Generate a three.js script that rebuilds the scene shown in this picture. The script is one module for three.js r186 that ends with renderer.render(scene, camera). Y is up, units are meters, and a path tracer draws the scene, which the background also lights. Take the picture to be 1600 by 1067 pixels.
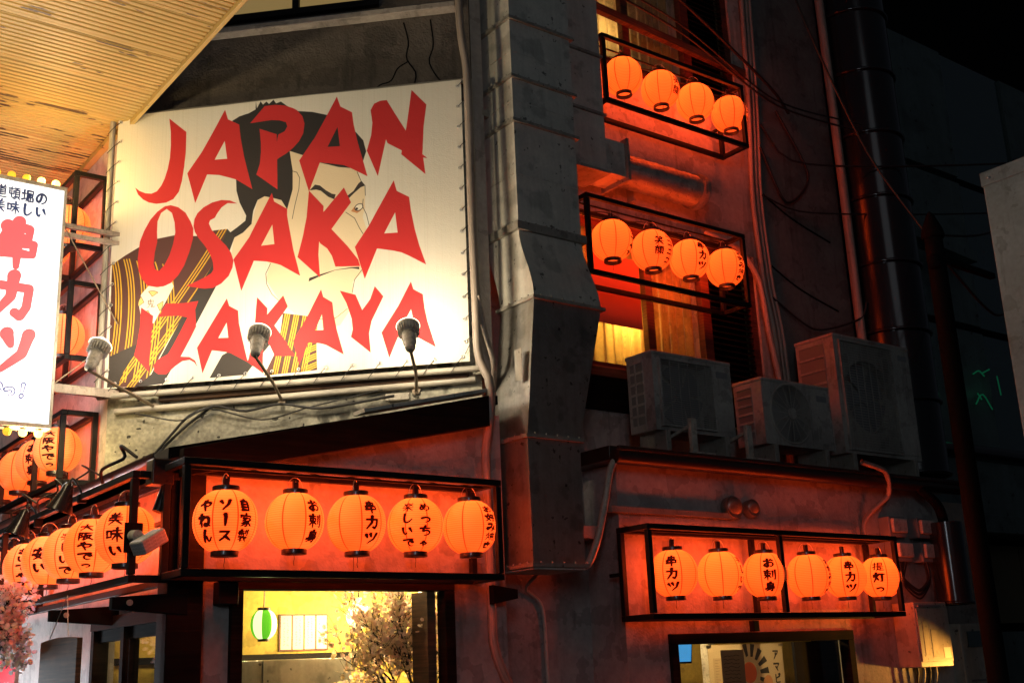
import * as THREE from 'three';
import { RoundedBoxGeometry } from 'three/addons/geometries/RoundedBoxGeometry.js';
import { mergeGeometries } from 'three/addons/utils/BufferGeometryUtils.js';
import { RectAreaLightUniformsLib } from 'three/addons/lights/RectAreaLightUniformsLib.js';

// ---------------------------------------------------------------- camera, sky, light, exposure
const scene = new THREE.Scene();
const camera = new THREE.PerspectiveCamera(32.674, 1024 / 682, 0.05, 300);
camera.position.set(-2.79, 1.6, 7.1225);
camera.up.set(-0.13039, 0.96194, 0.24016);
camera.lookAt(-2.79 + 0.58501, 1.6 + 0.27021, 7.1225 - 0.76469);
{ // night sky over a city: even, dim, slightly blue
  const W = 32, H = 16, d = new Float32Array(W * H * 4);
  for (let j = 0; j < H; j++) for (let i = 0; i < W; i++) { const k = (j * W + i) * 4; d[k] = 0.0085; d[k + 1] = 0.0098; d[k + 2] = 0.0125; d[k + 3] = 1; }
  const t = new THREE.DataTexture(d, W, H, THREE.RGBAFormat, THREE.FloatType);
  t.mapping = THREE.EquirectangularReflectionMapping; t.magFilter = THREE.LinearFilter; t.needsUpdate = true;
  scene.background = t; scene.environment = t;
}
const moon = new THREE.DirectionalLight(new THREE.Color().setRGB(0.86, 0.93, 1), 0.03);
moon.position.set(-5, 9, 14); moon.target.position.set(3, 4, 0); moon.shadow.radius = 40; moon.castShadow = true;
Object.assign(moon.shadow.camera, { left: -14, right: 14, top: 14, bottom: -14, near: 1, far: 60 });
moon.name = 'moonlight'; scene.add(moon, moon.target);
const renderer = new THREE.WebGLRenderer({ antialias: true });
renderer.toneMapping = THREE.LinearToneMapping; renderer.toneMappingExposure = 1.0; renderer.shadowMap.enabled = true;
RectAreaLightUniformsLib.init();

// ---------------------------------------------------------------- helpers
let seed = 7; const rnd = () => { seed = (seed * 1664525 + 1013904223) >>> 0; return seed / 4294967296; };
const rr = (a, b) => a + (b - a) * rnd();
const V = (x, y, z) => new THREE.Vector3(x, y, z);
const C = (r, g, b) => new THREE.Color().setRGB(r, g, b);
const used = {};
const numbered = (n) => { used[n] = (used[n] ?? -1) + 1; return used[n] ? n + '_' + String(used[n]).padStart(3, '0') : n; };
function thing(name, label, category, base = [0, 0, 0], group) {
  const g = new THREE.Group(); g.name = numbered(name); g.position.set(...base); g.userData = { label, category }; if (group) g.userData.group = group; scene.add(g); return g;
}
function structure(name, geo, mat) { const m = new THREE.Mesh(geo, mat); m.name = name; m.userData = { kind: 'structure' }; m.castShadow = m.receiveShadow = true; scene.add(m); return m; }
// geometry given in world axes; origin() of its thing is taken off
function origin(o) { const p = V(0, 0, 0); for (let q = o; q && q !== scene; q = q.parent) p.add(q.position); return p; }
function part(parent, name, geo, mat, label) {
  const p = origin(parent); geo.translate(-p.x, -p.y, -p.z);
  const m = new THREE.Mesh(geo, mat); m.name = name; m.castShadow = m.receiveShadow = true; if (label) m.userData.label = label; parent.add(m); return m;
}
function single(name, label, category, geo, mat, group) { // a thing that is one mesh
  geo.computeBoundingBox(); const b = geo.boundingBox, x = (b.min.x + b.max.x) / 2, z = (b.min.z + b.max.z) / 2, y = b.min.y;
  geo.translate(-x, -y, -z); const m = new THREE.Mesh(geo, mat); m.name = numbered(name); m.position.set(x, y, z); m.userData = { label, category }; if (group) m.userData.group = group;
  m.castShadow = m.receiveShadow = true; scene.add(m); return m;
}
function uvm(g, s = 1) { // uv in metres by the way a face points
  const p = g.attributes.position, n = g.attributes.normal, uv = new Float32Array(p.count * 2);
  for (let i = 0; i < p.count; i++) {
    const ax = Math.abs(n.getX(i)), ay = Math.abs(n.getY(i)), az = Math.abs(n.getZ(i));
    const [u, v] = ay > ax && ay > az ? [p.getX(i), p.getZ(i)] : ax > az ? [p.getZ(i), p.getY(i)] : [p.getX(i), p.getY(i)];
    uv[i * 2] = u * s; uv[i * 2 + 1] = v * s;
  }
  g.setAttribute('uv', new THREE.BufferAttribute(uv, 2)); return g;
}
function box(x0, x1, y0, y1, z0, z1, r = 0) {
  const w = Math.abs(x1 - x0), h = Math.abs(y1 - y0), d = Math.abs(z1 - z0);
  const g = r ? new RoundedBoxGeometry(w, h, d, 2, Math.min(r, w / 2.1, h / 2.1, d / 2.1)) : new THREE.BoxGeometry(w, h, d);
  g.translate((x0 + x1) / 2, (y0 + y1) / 2, (z0 + z1) / 2); return uvm(g);
}
function beam(a, b, w, h = w, r = 0.004) { // square bar from a to b
  const A = V(...a), B = V(...b), L = A.distanceTo(B), g = r ? new RoundedBoxGeometry(w, h, L, 1, r) : new THREE.BoxGeometry(w, h, L);
  uvm(g); const m = new THREE.Matrix4().lookAt(A, B, Math.abs(B.y - A.y) > 0.9 * L ? V(0, 0, 1) : V(0, 1, 0)); m.setPosition(A.add(B).multiplyScalar(0.5)); return g.applyMatrix4(m);
}
function tube(pts, r, seg = 24, rad = 8, tension = 0.5) { return new THREE.TubeGeometry(new THREE.CatmullRomCurve3(pts.map((p) => V(...p)), false, 'catmullrom', tension), seg, r, rad, false); }
function cyl(a, b, r0, r1 = r0, seg = 20, open = false) {
  const A = V(...a), B = V(...b), L = A.distanceTo(B), g = new THREE.CylinderGeometry(r1, r0, L, seg, 1, open);
  const q = new THREE.Quaternion().setFromUnitVectors(V(0, 1, 0), B.clone().sub(A).normalize()); g.applyQuaternion(q); const m = A.add(B).multiplyScalar(0.5); return g.translate(m.x, m.y, m.z);
}
function lathe(pts, seg = 32) { return new THREE.LatheGeometry(pts.map(([r, y]) => new THREE.Vector2(r, y)), seg); }
function aim(g, from, dir) { // a geometry made along +y moved to `from`, turned to `dir`
  g.applyQuaternion(new THREE.Quaternion().setFromUnitVectors(V(0, 1, 0), V(...dir).normalize())); return g.translate(...from);
}
function slab(outline, holes, depth, bevel = 0) { // outline in x,y; extruded along z from 0 back to -depth
  const s = new THREE.Shape(outline.map(([x, y]) => new THREE.Vector2(x, y)));
  for (const h of holes) s.holes.push(new THREE.Path(h.map(([x, y]) => new THREE.Vector2(x, y))));
  const g = new THREE.ExtrudeGeometry(s, { depth, bevelEnabled: bevel > 0, bevelSize: bevel, bevelThickness: bevel, bevelSegments: 1 }); g.translate(0, 0, -depth); return uvm(g);
}
const rect = (x0, x1, y0, y1) => [[x0, y0], [x1, y0], [x1, y1], [x0, y1]];
const merge = (a) => mergeGeometries(a.map((g) => (g.index ? g.toNonIndexed() : g)));

// ---------------------------------------------------------------- computed textures
function hash(x, y, s) { let h = Math.imul(x, 374761393) ^ Math.imul(y, 668265263) ^ Math.imul(s, 1274126177); h = Math.imul(h ^ (h >>> 13), 1274126177); return ((h ^ (h >>> 16)) >>> 0) / 4294967296; }
function vnoise(x, y, p, q, s) { const ix = Math.floor(x), iy = Math.floor(y), fx = x - ix, fy = y - iy, u = fx * fx * (3 - 2 * fx), v = fy * fy * (3 - 2 * fy), X = (a) => ((a % p) + p) % p, Y = (a) => ((a % q) + q) % q;
  const a = hash(X(ix), Y(iy), s), b = hash(X(ix + 1), Y(iy), s), c = hash(X(ix), Y(iy + 1), s), d = hash(X(ix + 1), Y(iy + 1), s); return a + (b - a) * u + (c - a) * v + (a - b - c + d) * u * v; }
function fbm(u, v, fx, fy, oct, s) { let a = 0.5, t = 0, n = 0; for (let i = 0; i < oct; i++) { t += a * vnoise(u * fx, v * fy, fx, fy, s + i); n += a; a *= 0.55; fx *= 2; fy *= 2; } return t / n; }
const sm = (a, b, x) => { const t = Math.min(1, Math.max(0, (x - a) / (b - a))); return t * t * (3 - 2 * t); };
function dtex(N, M, fn, srgb = true) {
  const d = new Uint8Array(N * M * 4);
  for (let j = 0; j < M; j++) for (let i = 0; i < N; i++) { const c = fn(i / N, j / M), k = (j * N + i) * 4; for (let q = 0; q < 3; q++) d[k + q] = Math.max(0, Math.min(255, Math.round(255 * (Array.isArray(c) ? c[q] : c)))); d[k + 3] = 255; }
  const t = new THREE.DataTexture(d, N, M); t.wrapS = t.wrapT = THREE.RepeatWrapping; t.magFilter = THREE.LinearFilter; t.minFilter = THREE.LinearMipmapLinearFilter; if (srgb) t.colorSpace = THREE.SRGBColorSpace; t.needsUpdate = true; return t;
}
const rep = (t, x, y = x) => { const c = t.clone(); c.repeat.set(x, y); c.needsUpdate = true; return c; };
const mix3 = (a, b, t) => [0, 1, 2].map((i) => a[i] + (b[i] - a[i]) * t);
const tPlaster = dtex(512, 512, (u, v) => { const a = fbm(u, v, 4, 4, 6, 11), b = fbm(u, v, 24, 3, 4, 41), c = fbm(u, v, 60, 60, 2, 51); const p = fbm(u, v, 9, 9, 5, 55), k = (0.82 + 0.34 * (a - 0.5) + 0.1 * (c - 0.5) - 0.12 * sm(0.58, 0.8, b)) * (p > 0.62 ? 0.88 : 1); return [k, k * 0.985, k * 0.96]; });
const tBump = dtex(512, 512, (u, v) => 0.5 * fbm(u, v, 16, 16, 5, 21) + 0.5 * fbm(u, v, 90, 90, 2, 31), false);
const tConcrete = dtex(1024, 1024, (u, v) => { const a = fbm(u, v, 5, 5, 7, 61), b = fbm(u, v, 14, 9, 5, 71), c = fbm(u, v, 110, 110, 2, 81), p = fbm(u, v, 40, 40, 2, 91);
  let k = 0.55 + 0.5 * (a - 0.5) + 0.18 * (c - 0.5); k *= 1 - 0.5 * sm(0.56, 0.7, b) * sm(0.4, 0.6, a); if (p > 0.8) k *= 0.35; return [k * 1.0, k * 0.99, k * 0.92]; });
const tMetal = dtex(512, 512, (u, v) => { const a = fbm(u, v, 3, 5, 5, 101), b = fbm(u, v, 40, 4, 3, 111), c = fbm(u, v, 80, 80, 2, 121), e = fbm(u, v, 9, 9, 5, 125); let k = 0.8 + 0.22 * (a - 0.5) + 0.1 * (b - 0.5) + 0.06 * (c - 0.5) - 0.12 * sm(0.55, 0.75, e) - 0.35 * sm(0.76, 0.8, fbm(u, v, 26, 20, 4, 127)); return [k, k * 0.99, k * 0.96]; });
const tWood = dtex(512, 512, (u, v) => { const g = fbm(u, v, 3, 70, 4, 131), a = fbm(u, v, 4, 4, 4, 141); const k = 0.6 + 0.5 * (g - 0.5) + 0.35 * (a - 0.5); return [k, k * 0.9, k * 0.8]; });
const tFlake = dtex(1024, 2048, (u, v) => { const a = fbm(u, v, 7, 50, 6, 151), b = fbm(u, v, 26, 260, 4, 161), m = fbm(u, v, 3, 3, 3, 171), g = fbm(u, v, 6, 40, 4, 181);
  const near = sm(0.45, 0.8, u) * Math.exp(-(((v - 0.36) / 0.075) ** 2)); // the paint has come off most by the wall
  const f = sm(0.645, 0.675, 0.62 * a + 0.3 * b + 0.08 * m + 0.115 * near), k = 0.92 + 0.16 * (g - 0.5); return mix3([k, k * 0.86, k * 0.6], [0.38, 0.3, 0.24], f); });
const std = (o) => new THREE.MeshStandardMaterial(o), phy = (o) => new THREE.MeshPhysicalMaterial(o);
const M = {
  plaster: std({ color: C(0.5, 0.47, 0.46), map: rep(tPlaster, 0.5), roughness: 0.85, bumpMap: rep(tBump, 0.8), bumpScale: 0.006 }),
  sidePlaster: std({ color: C(0.66, 0.6, 0.6), map: rep(tPlaster, 0.6), roughness: 0.55, bumpMap: rep(tBump, 0.8), bumpScale: 0.004 }),
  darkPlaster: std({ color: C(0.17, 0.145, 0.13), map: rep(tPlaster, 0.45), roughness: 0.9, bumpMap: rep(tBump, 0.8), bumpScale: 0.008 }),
  upPlaster: std({ color: C(0.56, 0.5, 0.46), map: rep(tPlaster, 0.5), roughness: 0.9, bumpMap: rep(tBump, 0.8), bumpScale: 0.006 }),
  annex: std({ color: C(0.22, 0.2, 0.19), map: rep(tPlaster, 0.45), roughness: 0.9, bumpMap: rep(tBump, 0.8), bumpScale: 0.008 }),
  concrete: std({ color: C(0.95, 0.92, 0.85), map: rep(tConcrete, 0.42), roughness: 0.92, bumpMap: rep(tConcrete, 0.42), bumpScale: 0.012 }),
  duct: std({ color: C(0.8, 0.77, 0.7), map: rep(tMetal, 0.7), roughness: 0.55, metalness: 0.05, bumpMap: rep(tBump, 0.3), bumpScale: 0.003 }),
  galvanised: std({ color: C(0.5, 0.49, 0.47), map: rep(tMetal, 0.8), roughness: 0.42, metalness: 0.75, bumpMap: rep(tBump, 0.3), bumpScale: 0.003 }),
  flange: std({ color: C(0.5, 0.47, 0.42), map: rep(tMetal, 1.4), roughness: 0.55, metalness: 0.3 }),
  foil: std({ color: C(0.68, 0.65, 0.6), map: rep(tMetal, 2), roughness: 0.33, metalness: 0.8, bumpMap: rep(tBump, 1.2, 4), bumpScale: 0.012 }),
  frame: phy({ color: C(0.018, 0.014, 0.013), map: rep(tPlaster, 2), roughness: 0.5, specularIntensity: 0.45, bumpMap: rep(tBump, 3), bumpScale: 0.001 }),
  darkWood: phy({ color: C(0.026, 0.017, 0.013), map: rep(tWood, 1), roughness: 0.7, specularIntensity: 0.3, bumpMap: rep(tWood, 1), bumpScale: 0.002 }),
  redWood: std({ color: C(0.3, 0.085, 0.05), map: rep(tWood, 1.2), roughness: 0.55 }),
  brownWood: std({ color: C(0.28, 0.16, 0.09), map: rep(tWood, 1.2), roughness: 0.7 }),
  gutter: std({ color: C(0.07, 0.04, 0.03), map: rep(tMetal, 1.5), roughness: 0.32, metalness: 0.2 }),
  blackGloss: phy({ color: C(0.012, 0.012, 0.013), roughness: 0.2, clearcoat: 0.6, clearcoatRoughness: 0.12 }),
  black: phy({ color: C(0.008, 0.008, 0.008), roughness: 0.85, specularIntensity: 0.12 }),
  cable: std({ color: C(0.012, 0.011, 0.011), roughness: 0.55 }),
  whitePipe: std({ color: C(0.62, 0.58, 0.5), map: rep(tPlaster, 3), roughness: 0.45 }),
  conduit: std({ color: C(0.5, 0.42, 0.36), map: rep(tPlaster, 3), roughness: 0.55 }),
  lampGrey: std({ color: C(0.72, 0.7, 0.66), map: rep(tPlaster, 4), roughness: 0.45 }),
  arm: std({ color: C(0.42, 0.33, 0.24), map: rep(tMetal, 3), roughness: 0.5, metalness: 0.2 }),
  steel: std({ color: C(0.6, 0.6, 0.6), roughness: 0.3, metalness: 0.8 }),
  ac: std({ color: C(0.5, 0.485, 0.45), map: rep(tPlaster, 0.9), roughness: 0.5 }),
  acDark: std({ color: C(0.2, 0.2, 0.2), roughness: 0.6 }),
  soffit: std({ color: C(0.5, 0.47, 0.33), map: rep(tFlake, 1 / 4.4, 1 / 10.5), roughness: 0.5 }),
  yellowWall: std({ color: C(0.72, 0.5, 0.1), map: rep(tPlaster, 0.7), roughness: 0.9 }),
  glass: phy({ color: C(0.97, 0.98, 0.97), transmission: 1, thickness: 0, roughness: 0.02, ior: 1.45 }),
  stainless: std({ color: C(0.55, 0.56, 0.55), map: rep(tMetal, 0.6), roughness: 0.3, metalness: 0.9 }),
  coil: std({ color: C(0.2, 0.2, 0.19), roughness: 0.55, metalness: 0.3 }),
  acMid: std({ color: C(0.2, 0.195, 0.18), roughness: 0.6 }),
  doorWood: phy({ color: C(0.035, 0.026, 0.024), map: rep(tWood, 1), roughness: 0.85, specularIntensity: 0.25 }),
  dullSteel: std({ color: C(0.4, 0.36, 0.32), map: rep(tMetal, 2), roughness: 0.42, metalness: 0.7 }),
  asphalt: std({ color: C(0.05, 0.05, 0.052), map: rep(tConcrete, 0.5), roughness: 0.85 }),
  tower: std({ color: C(0.17, 0.23, 0.24), map: rep(tMetal, 0.3), roughness: 0.5 }),
  darkGlass: phy({ color: C(0.05, 0.09, 0.095), roughness: 0.08, clearcoat: 1, clearcoatRoughness: 0.05 }),
  heater: std({ color: C(0.6, 0.56, 0.48), map: rep(tMetal, 1), roughness: 0.4 }),
  paleBox: std({ color: C(0.26, 0.34, 0.4), map: rep(tPlaster, 0.8), roughness: 0.6 }),
};
function canvas(w, h, draw) { const c = document.createElement('canvas'); c.width = w; c.height = h; const x = c.getContext('2d'); draw(x, w, h); const t = new THREE.CanvasTexture(c); t.colorSpace = THREE.SRGBColorSpace; t.magFilter = THREE.LinearFilter; return t; }

// ---------------------------------------------------------------- brush lettering: strokes on a 100 x 100 field
const GLYPH = {
  自: '50 2 42 16/25 18 25 95/25 18 76 18 76 95/25 44 76 44/25 68 76 68/25 92 76 92',
  家: '50 0 50 12/12 14 8 30/12 16 88 16 82 30/28 34 74 34/52 34 20 56/36 46 58 66 56 90 44 94/46 58 14 76/50 70 12 94/84 44 60 62/58 58 92 90',
  製: '22 2 16 12/10 14 50 14/4 26 54 26/30 2 30 48/12 34 12 46/12 34 48 34 48 46/64 6 64 34/82 2 82 42 76 46/50 50 50 58/10 58 90 58/50 60 10 82/34 74 34 96 52 90/84 64 62 74/54 62 92 96',
  ソ: '18 20 32 44/82 12 70 50 34 92', ー: '50 8 54 30 50 92', ス: '18 18 76 18 50 60 10 90/52 56 90 90',
  や: '10 44 50 28 86 34 80 56 56 60/46 8 56 24/30 14 46 60 56 96', ね: '28 4 28 96/8 26 46 22 10 70/26 50 60 26 84 34 84 70 70 90 52 84 60 70 92 90', ん: '50 4 14 92 36 54 50 54 54 86 70 88 90 60',
  お: '12 30 60 26/38 6 38 84 24 86 12 72 40 50 74 48 84 66 70 86 54 84/70 14 90 28',
  刺: '6 16 56 16/30 2 30 98/12 32 12 52/12 32 50 32 50 52/12 52 50 52/28 54 6 82/32 54 56 74/70 14 70 70/90 4 90 92 80 88',
  身: '50 0 42 12/28 14 28 66/28 14 74 14 74 94 62 90/28 32 74 32/28 48 74 48/10 68 90 62/80 50 50 74 12 92',
  串: '26 12 26 34/26 12 74 12 74 34/26 34 74 34/16 46 16 70/16 46 84 46 84 70/16 70 84 70/50 0 50 100',
  カ: '12 28 82 28 78 70 66 92 54 84/48 4 44 50 12 94', ツ: '12 20 24 44/42 14 52 38/88 12 76 54 34 92',
  め: '22 22 34 60 46 80/62 8 48 52 22 80 10 66 26 38 62 32 86 48 82 74 56 92', っ: '20 50 56 42 80 54 76 74 50 88', ち: '10 26 84 22/46 4 30 50 60 44 84 58 76 82 44 94', ゃ: '22 62 54 50 78 56 74 70 58 74/48 36 56 46/38 42 56 96',
  楽: '50 0 44 10/34 12 34 44/34 12 66 12 66 44/34 44 66 44/34 28 66 28/12 10 24 22/22 28 8 42/88 8 76 20/76 26 94 40/6 58 94 58/50 46 50 100/48 60 12 90/52 60 90 90',
  し: '32 6 30 60 40 88 62 86 88 60', い: '18 20 20 60 36 82 46 66/72 24 88 60', で: '8 20 88 14 52 42 46 72 62 90 84 88/76 42 86 56/88 36 98 50',
  好: '34 4 14 56 48 90/46 30 34 66 8 94/4 34 54 32/58 14 92 14 74 38/74 38 78 90 66 92/54 52 98 50', み: '24 14 58 14 34 62 14 80 10 62 40 54 92 74/78 40 70 70 50 96',
  焼: '14 24 10 44/46 18 38 36/28 4 26 52 6 94/28 54 44 76/52 18 94 18/72 2 72 36/58 8 58 34/86 8 86 34/46 40 98 40/48 54 98 54/62 54 60 78 44 96/80 54 80 88 98 92 98 78', き: '16 24 80 16/14 44 86 36/44 4 70 62/22 68 30 90 72 92',
  美: '32 0 40 12/68 0 60 12/14 16 86 16/20 30 80 30/8 44 92 44/50 16 50 44/8 62 92 62/50 46 46 66 10 96/52 62 90 96', 味: '6 24 6 70/6 24 32 24 32 70/6 68 32 68/44 22 90 22/38 44 98 44/68 2 68 100/66 46 38 84/70 46 98 82',
  大: '8 36 92 34/50 4 48 44 10 94/52 42 92 94', 阪: '10 8 10 98/10 8 36 8 22 36 38 58 16 66/50 12 92 10/50 12 48 60 34 96/52 38 86 38 70 70 42 96/56 56 96 96',
  安: '50 0 50 12/12 14 8 32/12 16 88 16 82 32/44 30 26 66 74 94/68 46 50 76 14 96/4 56 96 54', て: '8 20 88 14 52 42 44 68 60 88 84 90', す: '8 24 92 20/56 2 56 54 40 64 34 50 52 42 58 62 40 96',
  笑: '24 0 14 20/20 10 46 10/34 10 40 24/66 0 56 20/62 10 94 10/76 10 82 24/76 30 26 40/8 60 92 58/50 36 46 66 10 98/54 60 92 98',
  顔: '24 0 24 10/6 14 48 14/16 18 22 28/38 18 32 28/8 32 48 30/10 32 4 92/38 42 18 56/42 58 18 74/46 74 16 96/52 8 98 8/72 8 66 22/58 22 58 74/58 22 92 22 92 74/58 40 92 40/58 56 92 56/58 74 92 74/66 78 52 96/82 78 96 94',
  ニ: '22 26 78 24/8 80 92 78', コ: '16 22 82 22 80 84/14 82 84 82',
  提: '18 2 18 88 8 84/4 26 34 24/4 60 36 50/46 6 46 40/46 6 88 6 88 40/46 22 88 22/46 40 88 40/40 54 96 54/68 54 68 90/70 72 92 72/50 64 46 84 36 98/44 82 66 94 98 94', 灯: '12 26 8 48/48 20 38 40/28 4 26 54 6 96/30 56 46 78/52 18 98 18/76 18 76 90 62 88',
  道: '52 0 58 10/86 0 78 10/40 14 98 14/68 14 62 24/50 26 50 72/50 26 88 26 88 72/50 42 88 42/50 56 88 56/50 72 88 72/12 8 22 20/6 40 28 38 18 60 26 74/4 92 26 76 50 92 98 92',
  頓: '6 16 52 12/28 2 28 80 48 92 50 78/12 30 12 56 46 56/46 30 46 58/56 8 98 8/74 8 68 22/60 22 60 74/60 22 92 22 92 74/60 40 92 40/60 56 92 56/60 74 92 74/68 78 54 96/82 78 96 94',
  堀: '4 34 36 32/20 8 20 76/2 82 40 70/46 8 92 8 92 30/46 30 92 30/46 8 44 70 34 96/70 36 70 92/56 42 56 60 86 60/86 42 86 60/52 68 52 92 92 92/92 68 92 94', の: '54 18 40 70 22 80 10 58 28 24 62 14 88 38 82 72 54 94',
  鬼: '48 0 40 12/20 14 20 54/20 14 78 14 78 54/20 34 78 34/20 54 78 54/50 14 50 54/36 54 30 80 6 96/56 54 56 88 92 92 94 78/74 60 64 78/64 78 82 76', か: '10 32 58 26 56 74 42 90 34 80/36 4 28 56 10 92/72 20 92 52',
  店: '50 0 50 12/12 14 94 14/14 14 12 60 2 98/54 24 54 60/56 40 86 40/30 62 30 96/30 62 82 62 82 96/30 94 82 94', 波: '8 8 22 20/2 34 18 44/4 96 26 64/40 18 92 16 84 32/40 18 38 60 24 98/64 2 64 50/42 50 86 48 70 76 38 98/52 60 96 96',
  ア: '10 14 88 14 76 38 60 50/48 34 46 62 18 94', マ: '8 20 90 20 56 66/38 50 68 90', ビ: '22 8 22 80 40 88 86 84/84 24 24 46/74 4 82 14/88 2 96 12', エ: '16 18 84 18/50 18 50 80/6 82 94 82', '!': '56 6 48 66/44 88 47 90',
};
function glyph(x, ch, X, Y, w, h, pen, color) { // one character with a brush: full at the start of a stroke, thinner at its end
  x.fillStyle = color;
  const curvy = /[ぁ-ん]/.test(ch), ns = (GLYPH[ch] ?? '').split('/').length; pen *= ns > 11 ? 0.58 : ns > 7 ? 0.72 : 1;
  for (const s of (GLYPH[ch] ?? '').split('/')) {
    const n = s.split(' ').map(Number), p = []; for (let i = 0; i + 1 < n.length; i += 2) p.push(V(X + (n[i] / 100) * w, Y + (n[i + 1] / 100) * h, 0));
    if (p.length < 2) continue;
    const c = curvy && p.length > 2 ? new THREE.CatmullRomCurve3(p, false, 'catmullrom', 0.6) : null;
    const lens = [0]; for (let i = 1; i < p.length; i++) lens.push(lens[i - 1] + p[i].distanceTo(p[i - 1]));
    const L = lens[lens.length - 1], N = Math.max(8, Math.ceil(L / (pen * 0.15)));
    for (let k = 0; k <= N; k++) {
      const t = k / N; let q; if (c) q = c.getPoint(t); else { let i = 1; while (i < p.length - 1 && lens[i] < t * L) i++; q = p[i - 1].clone().lerp(p[i], (t * L - lens[i - 1]) / (lens[i] - lens[i - 1] || 1)); }
      const r = pen * 0.5 * (p.length > 3 && !c ? 0.9 : 1.12 - 0.5 * t * t + 0.18 * Math.exp(-t * 9)); x.beginPath(); x.ellipse(q.x, q.y, r * 1.08, r * 0.92, -0.6, 0, 7); x.fill();
    }
  }
}
const LETTERS=[
[[153,23,205,70,206,133,203,177,198,220,190,252,175,272,154,281,126,282,104,276,86,265,71,249,61,227,74,238,92,247,110,250,126,244,138,228,147,208,155,179,160,146,161,106,159,65]],//J
[[319,14,328,45,362,65,367,106,379,166,404,265,356,231,338,224,308,213,271,207,239,290,213,198,253,138],[320,110,329,166,292,165]],//A
[[394,65,437,18,467,18,495,23,520,34,532,42,548,62,554,85,551,114,539,138,522,156,502,171,484,180,476,185,477,274,415,223,425,193,428,157,427,127,422,85,473,108,474,132,478,110,496,102,504,88,500,75,482,67,457,63,426,64]],//P
[[647,13,657,44,690,65,695,104,705,152,733,262,687,234,667,223,633,215,599,208,568,291,540,196,584,132],[649,106,656,165,621,164]],//A
[[743,64,753,45,771,38,789,38,811,80,842,137,860,15,901,64,892,129,887,212,900,225,889,222,894,271,828,206,830,195,790,169,786,157,762,264,732,186,744,142,748,103]],//N
[[168,290,190,298,212,316,228,344,237,366,237,395,228,433,214,473,198,500,178,520,157,528,137,528,112,522,94,501,83,475,79,440,83,391,94,360,110,329,130,306,151,292],[157,300,173,314,182,343,185,372,180,407,171,438,158,465,143,482,131,476,126,458,128,427,134,396,132,367,132,335,141,311]],//O
[[361,303,333,299,316,310,304,327,298,339,284,346,281,355,290,375,312,402,333,425,347,447,354,469,352,489,342,513,322,533,299,544,275,544,254,540,223,532,253,521,277,510,292,501,298,491,296,470,287,445,271,419,253,396,242,377,237,359,239,338,247,321,264,305,288,293,315,288,340,292]],//S
[[461,282,468,309,506,335,506,354,524,455,544,531,489,495,477,490,450,481,412,475,379,559,354,466,398,406],[464,376,470,433,432,434]],//A
[[568,288,610,338,609,355,613,352,667,289,687,335,632,407,676,459,706,501,711,520,643,515,633,483,620,461,601,445,597,438,595,476,600,541,536,477,552,416,562,365]],//K
[[806,281,814,313,848,334,852,372,862,429,874,478,891,531,848,504,825,491,799,483,758,474,724,557,697,464,737,406],[809,375,815,434,778,433]],//A
[[96,583,132,610,130,649,128,690,127,767,82,718,89,687,95,640]],//I
[[168,578,218,581,259,578,251,602,255,650,240,682,215,731,240,734,256,745,263,762,254,750,241,742,220,744,201,756,176,777,154,775,142,765,140,748,152,734,179,721,192,698,207,669,230,622,202,615,147,614]],//Z
[[339,577,346,599,371,614,374,649,383,687,402,760,353,731,338,727,302,720,278,782,260,710,301,640],[340,645,346,688,318,687]],//A
[[424,581,453,614,452,632,497,582,510,614,473,664,500,703,532,753,476,749,461,717,444,692,443,765,445,794,402,760,417,686,421,616]],//K
[[603,575,609,597,634,614,638,650,646,691,665,760,617,730,600,724,568,719,543,778,526,711,569,638],[605,644,609,688,586,687]],//A
[[655,584,698,599,716,643,738,615,751,580,774,610,741,675,734,708,738,761,685,714,690,694,687,664,673,620]],//Y
[[849,575,855,597,880,613,884,651,891,688,912,760,865,730,837,723,813,722,788,779,768,709,815,638],[848,651,855,687,828,687]],//A
];
const HAIR=[341,51,362,40,390,34,410,25,411,1,414,22,425,2,432,13,442,5,450,13,463,2,471,14,485,10,502,25,535,45,576,52,619,66,659,90,701,127,722,154,730,188,721,216,685,233,652,227,598,208,550,181,512,164,521,223,521,278,506,336,489,307,468,299,440,290,420,299,408,330,404,368,380,391,353,404,332,394,363,374,386,357,388,342,368,301,358,265,356,229,370,172,363,98];
const FACE=[512,164,550,181,598,208,685,233,706,244,716,277,726,295,726,355,719,379,735,433,718,537,691,562,690,629,655,679,593,687,492,605,448,533,457,486,406,461,348,462,353,404,380,391,404,368,420,299,440,290,489,307,506,336,521,278,521,223];
const ROBE=[4,451,41,428,79,408,134,387,183,381,246,389,297,377,335,376,322,410,297,474,261,540,222,612,177,686,121,792,94,806,12,800];
const COLLAR=[335,376,356,402,345,433,322,511,299,557,257,639,207,735,169,802,91,806,134,773,190,667,254,546,297,474,322,410];
const DARK1=[13,714,79,689,89,687,82,718,52,764,40,800,9,801];
const DARK2=[331,736,348,727,408,759,444,689,461,717,396,794,298,796];
const ROBE2=[496,631,562,645,594,653,590,696,592,796,447,800,485,721];
const CREST=[115,522,140,529,164,526,181,517,187,530,166,573,134,632,120,620,95,601,89,573,94,546];
const BROW1=[570,287,585,272,599,276,616,292,633,304,644,307,640,321,623,312,602,292,589,287];
const BROW2=[677,314,694,302,707,282,716,274,726,289,714,293,697,307,680,323];
const EYE=[687,361,695,350,707,341,719,347,714,362,704,368];
const MOUTH=[568,550,570,540,600,533,643,524,689,521,709,522,709,529,689,524,643,525,600,538];
const LN1=[704,246,715,274,726,289,727,319];
const LN2=[721,328,719,349,730,374,737,406];
const LN3=[672,362,697,382,710,411,720,429];
const LN4=[716,531,696,557,689,593];
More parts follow.
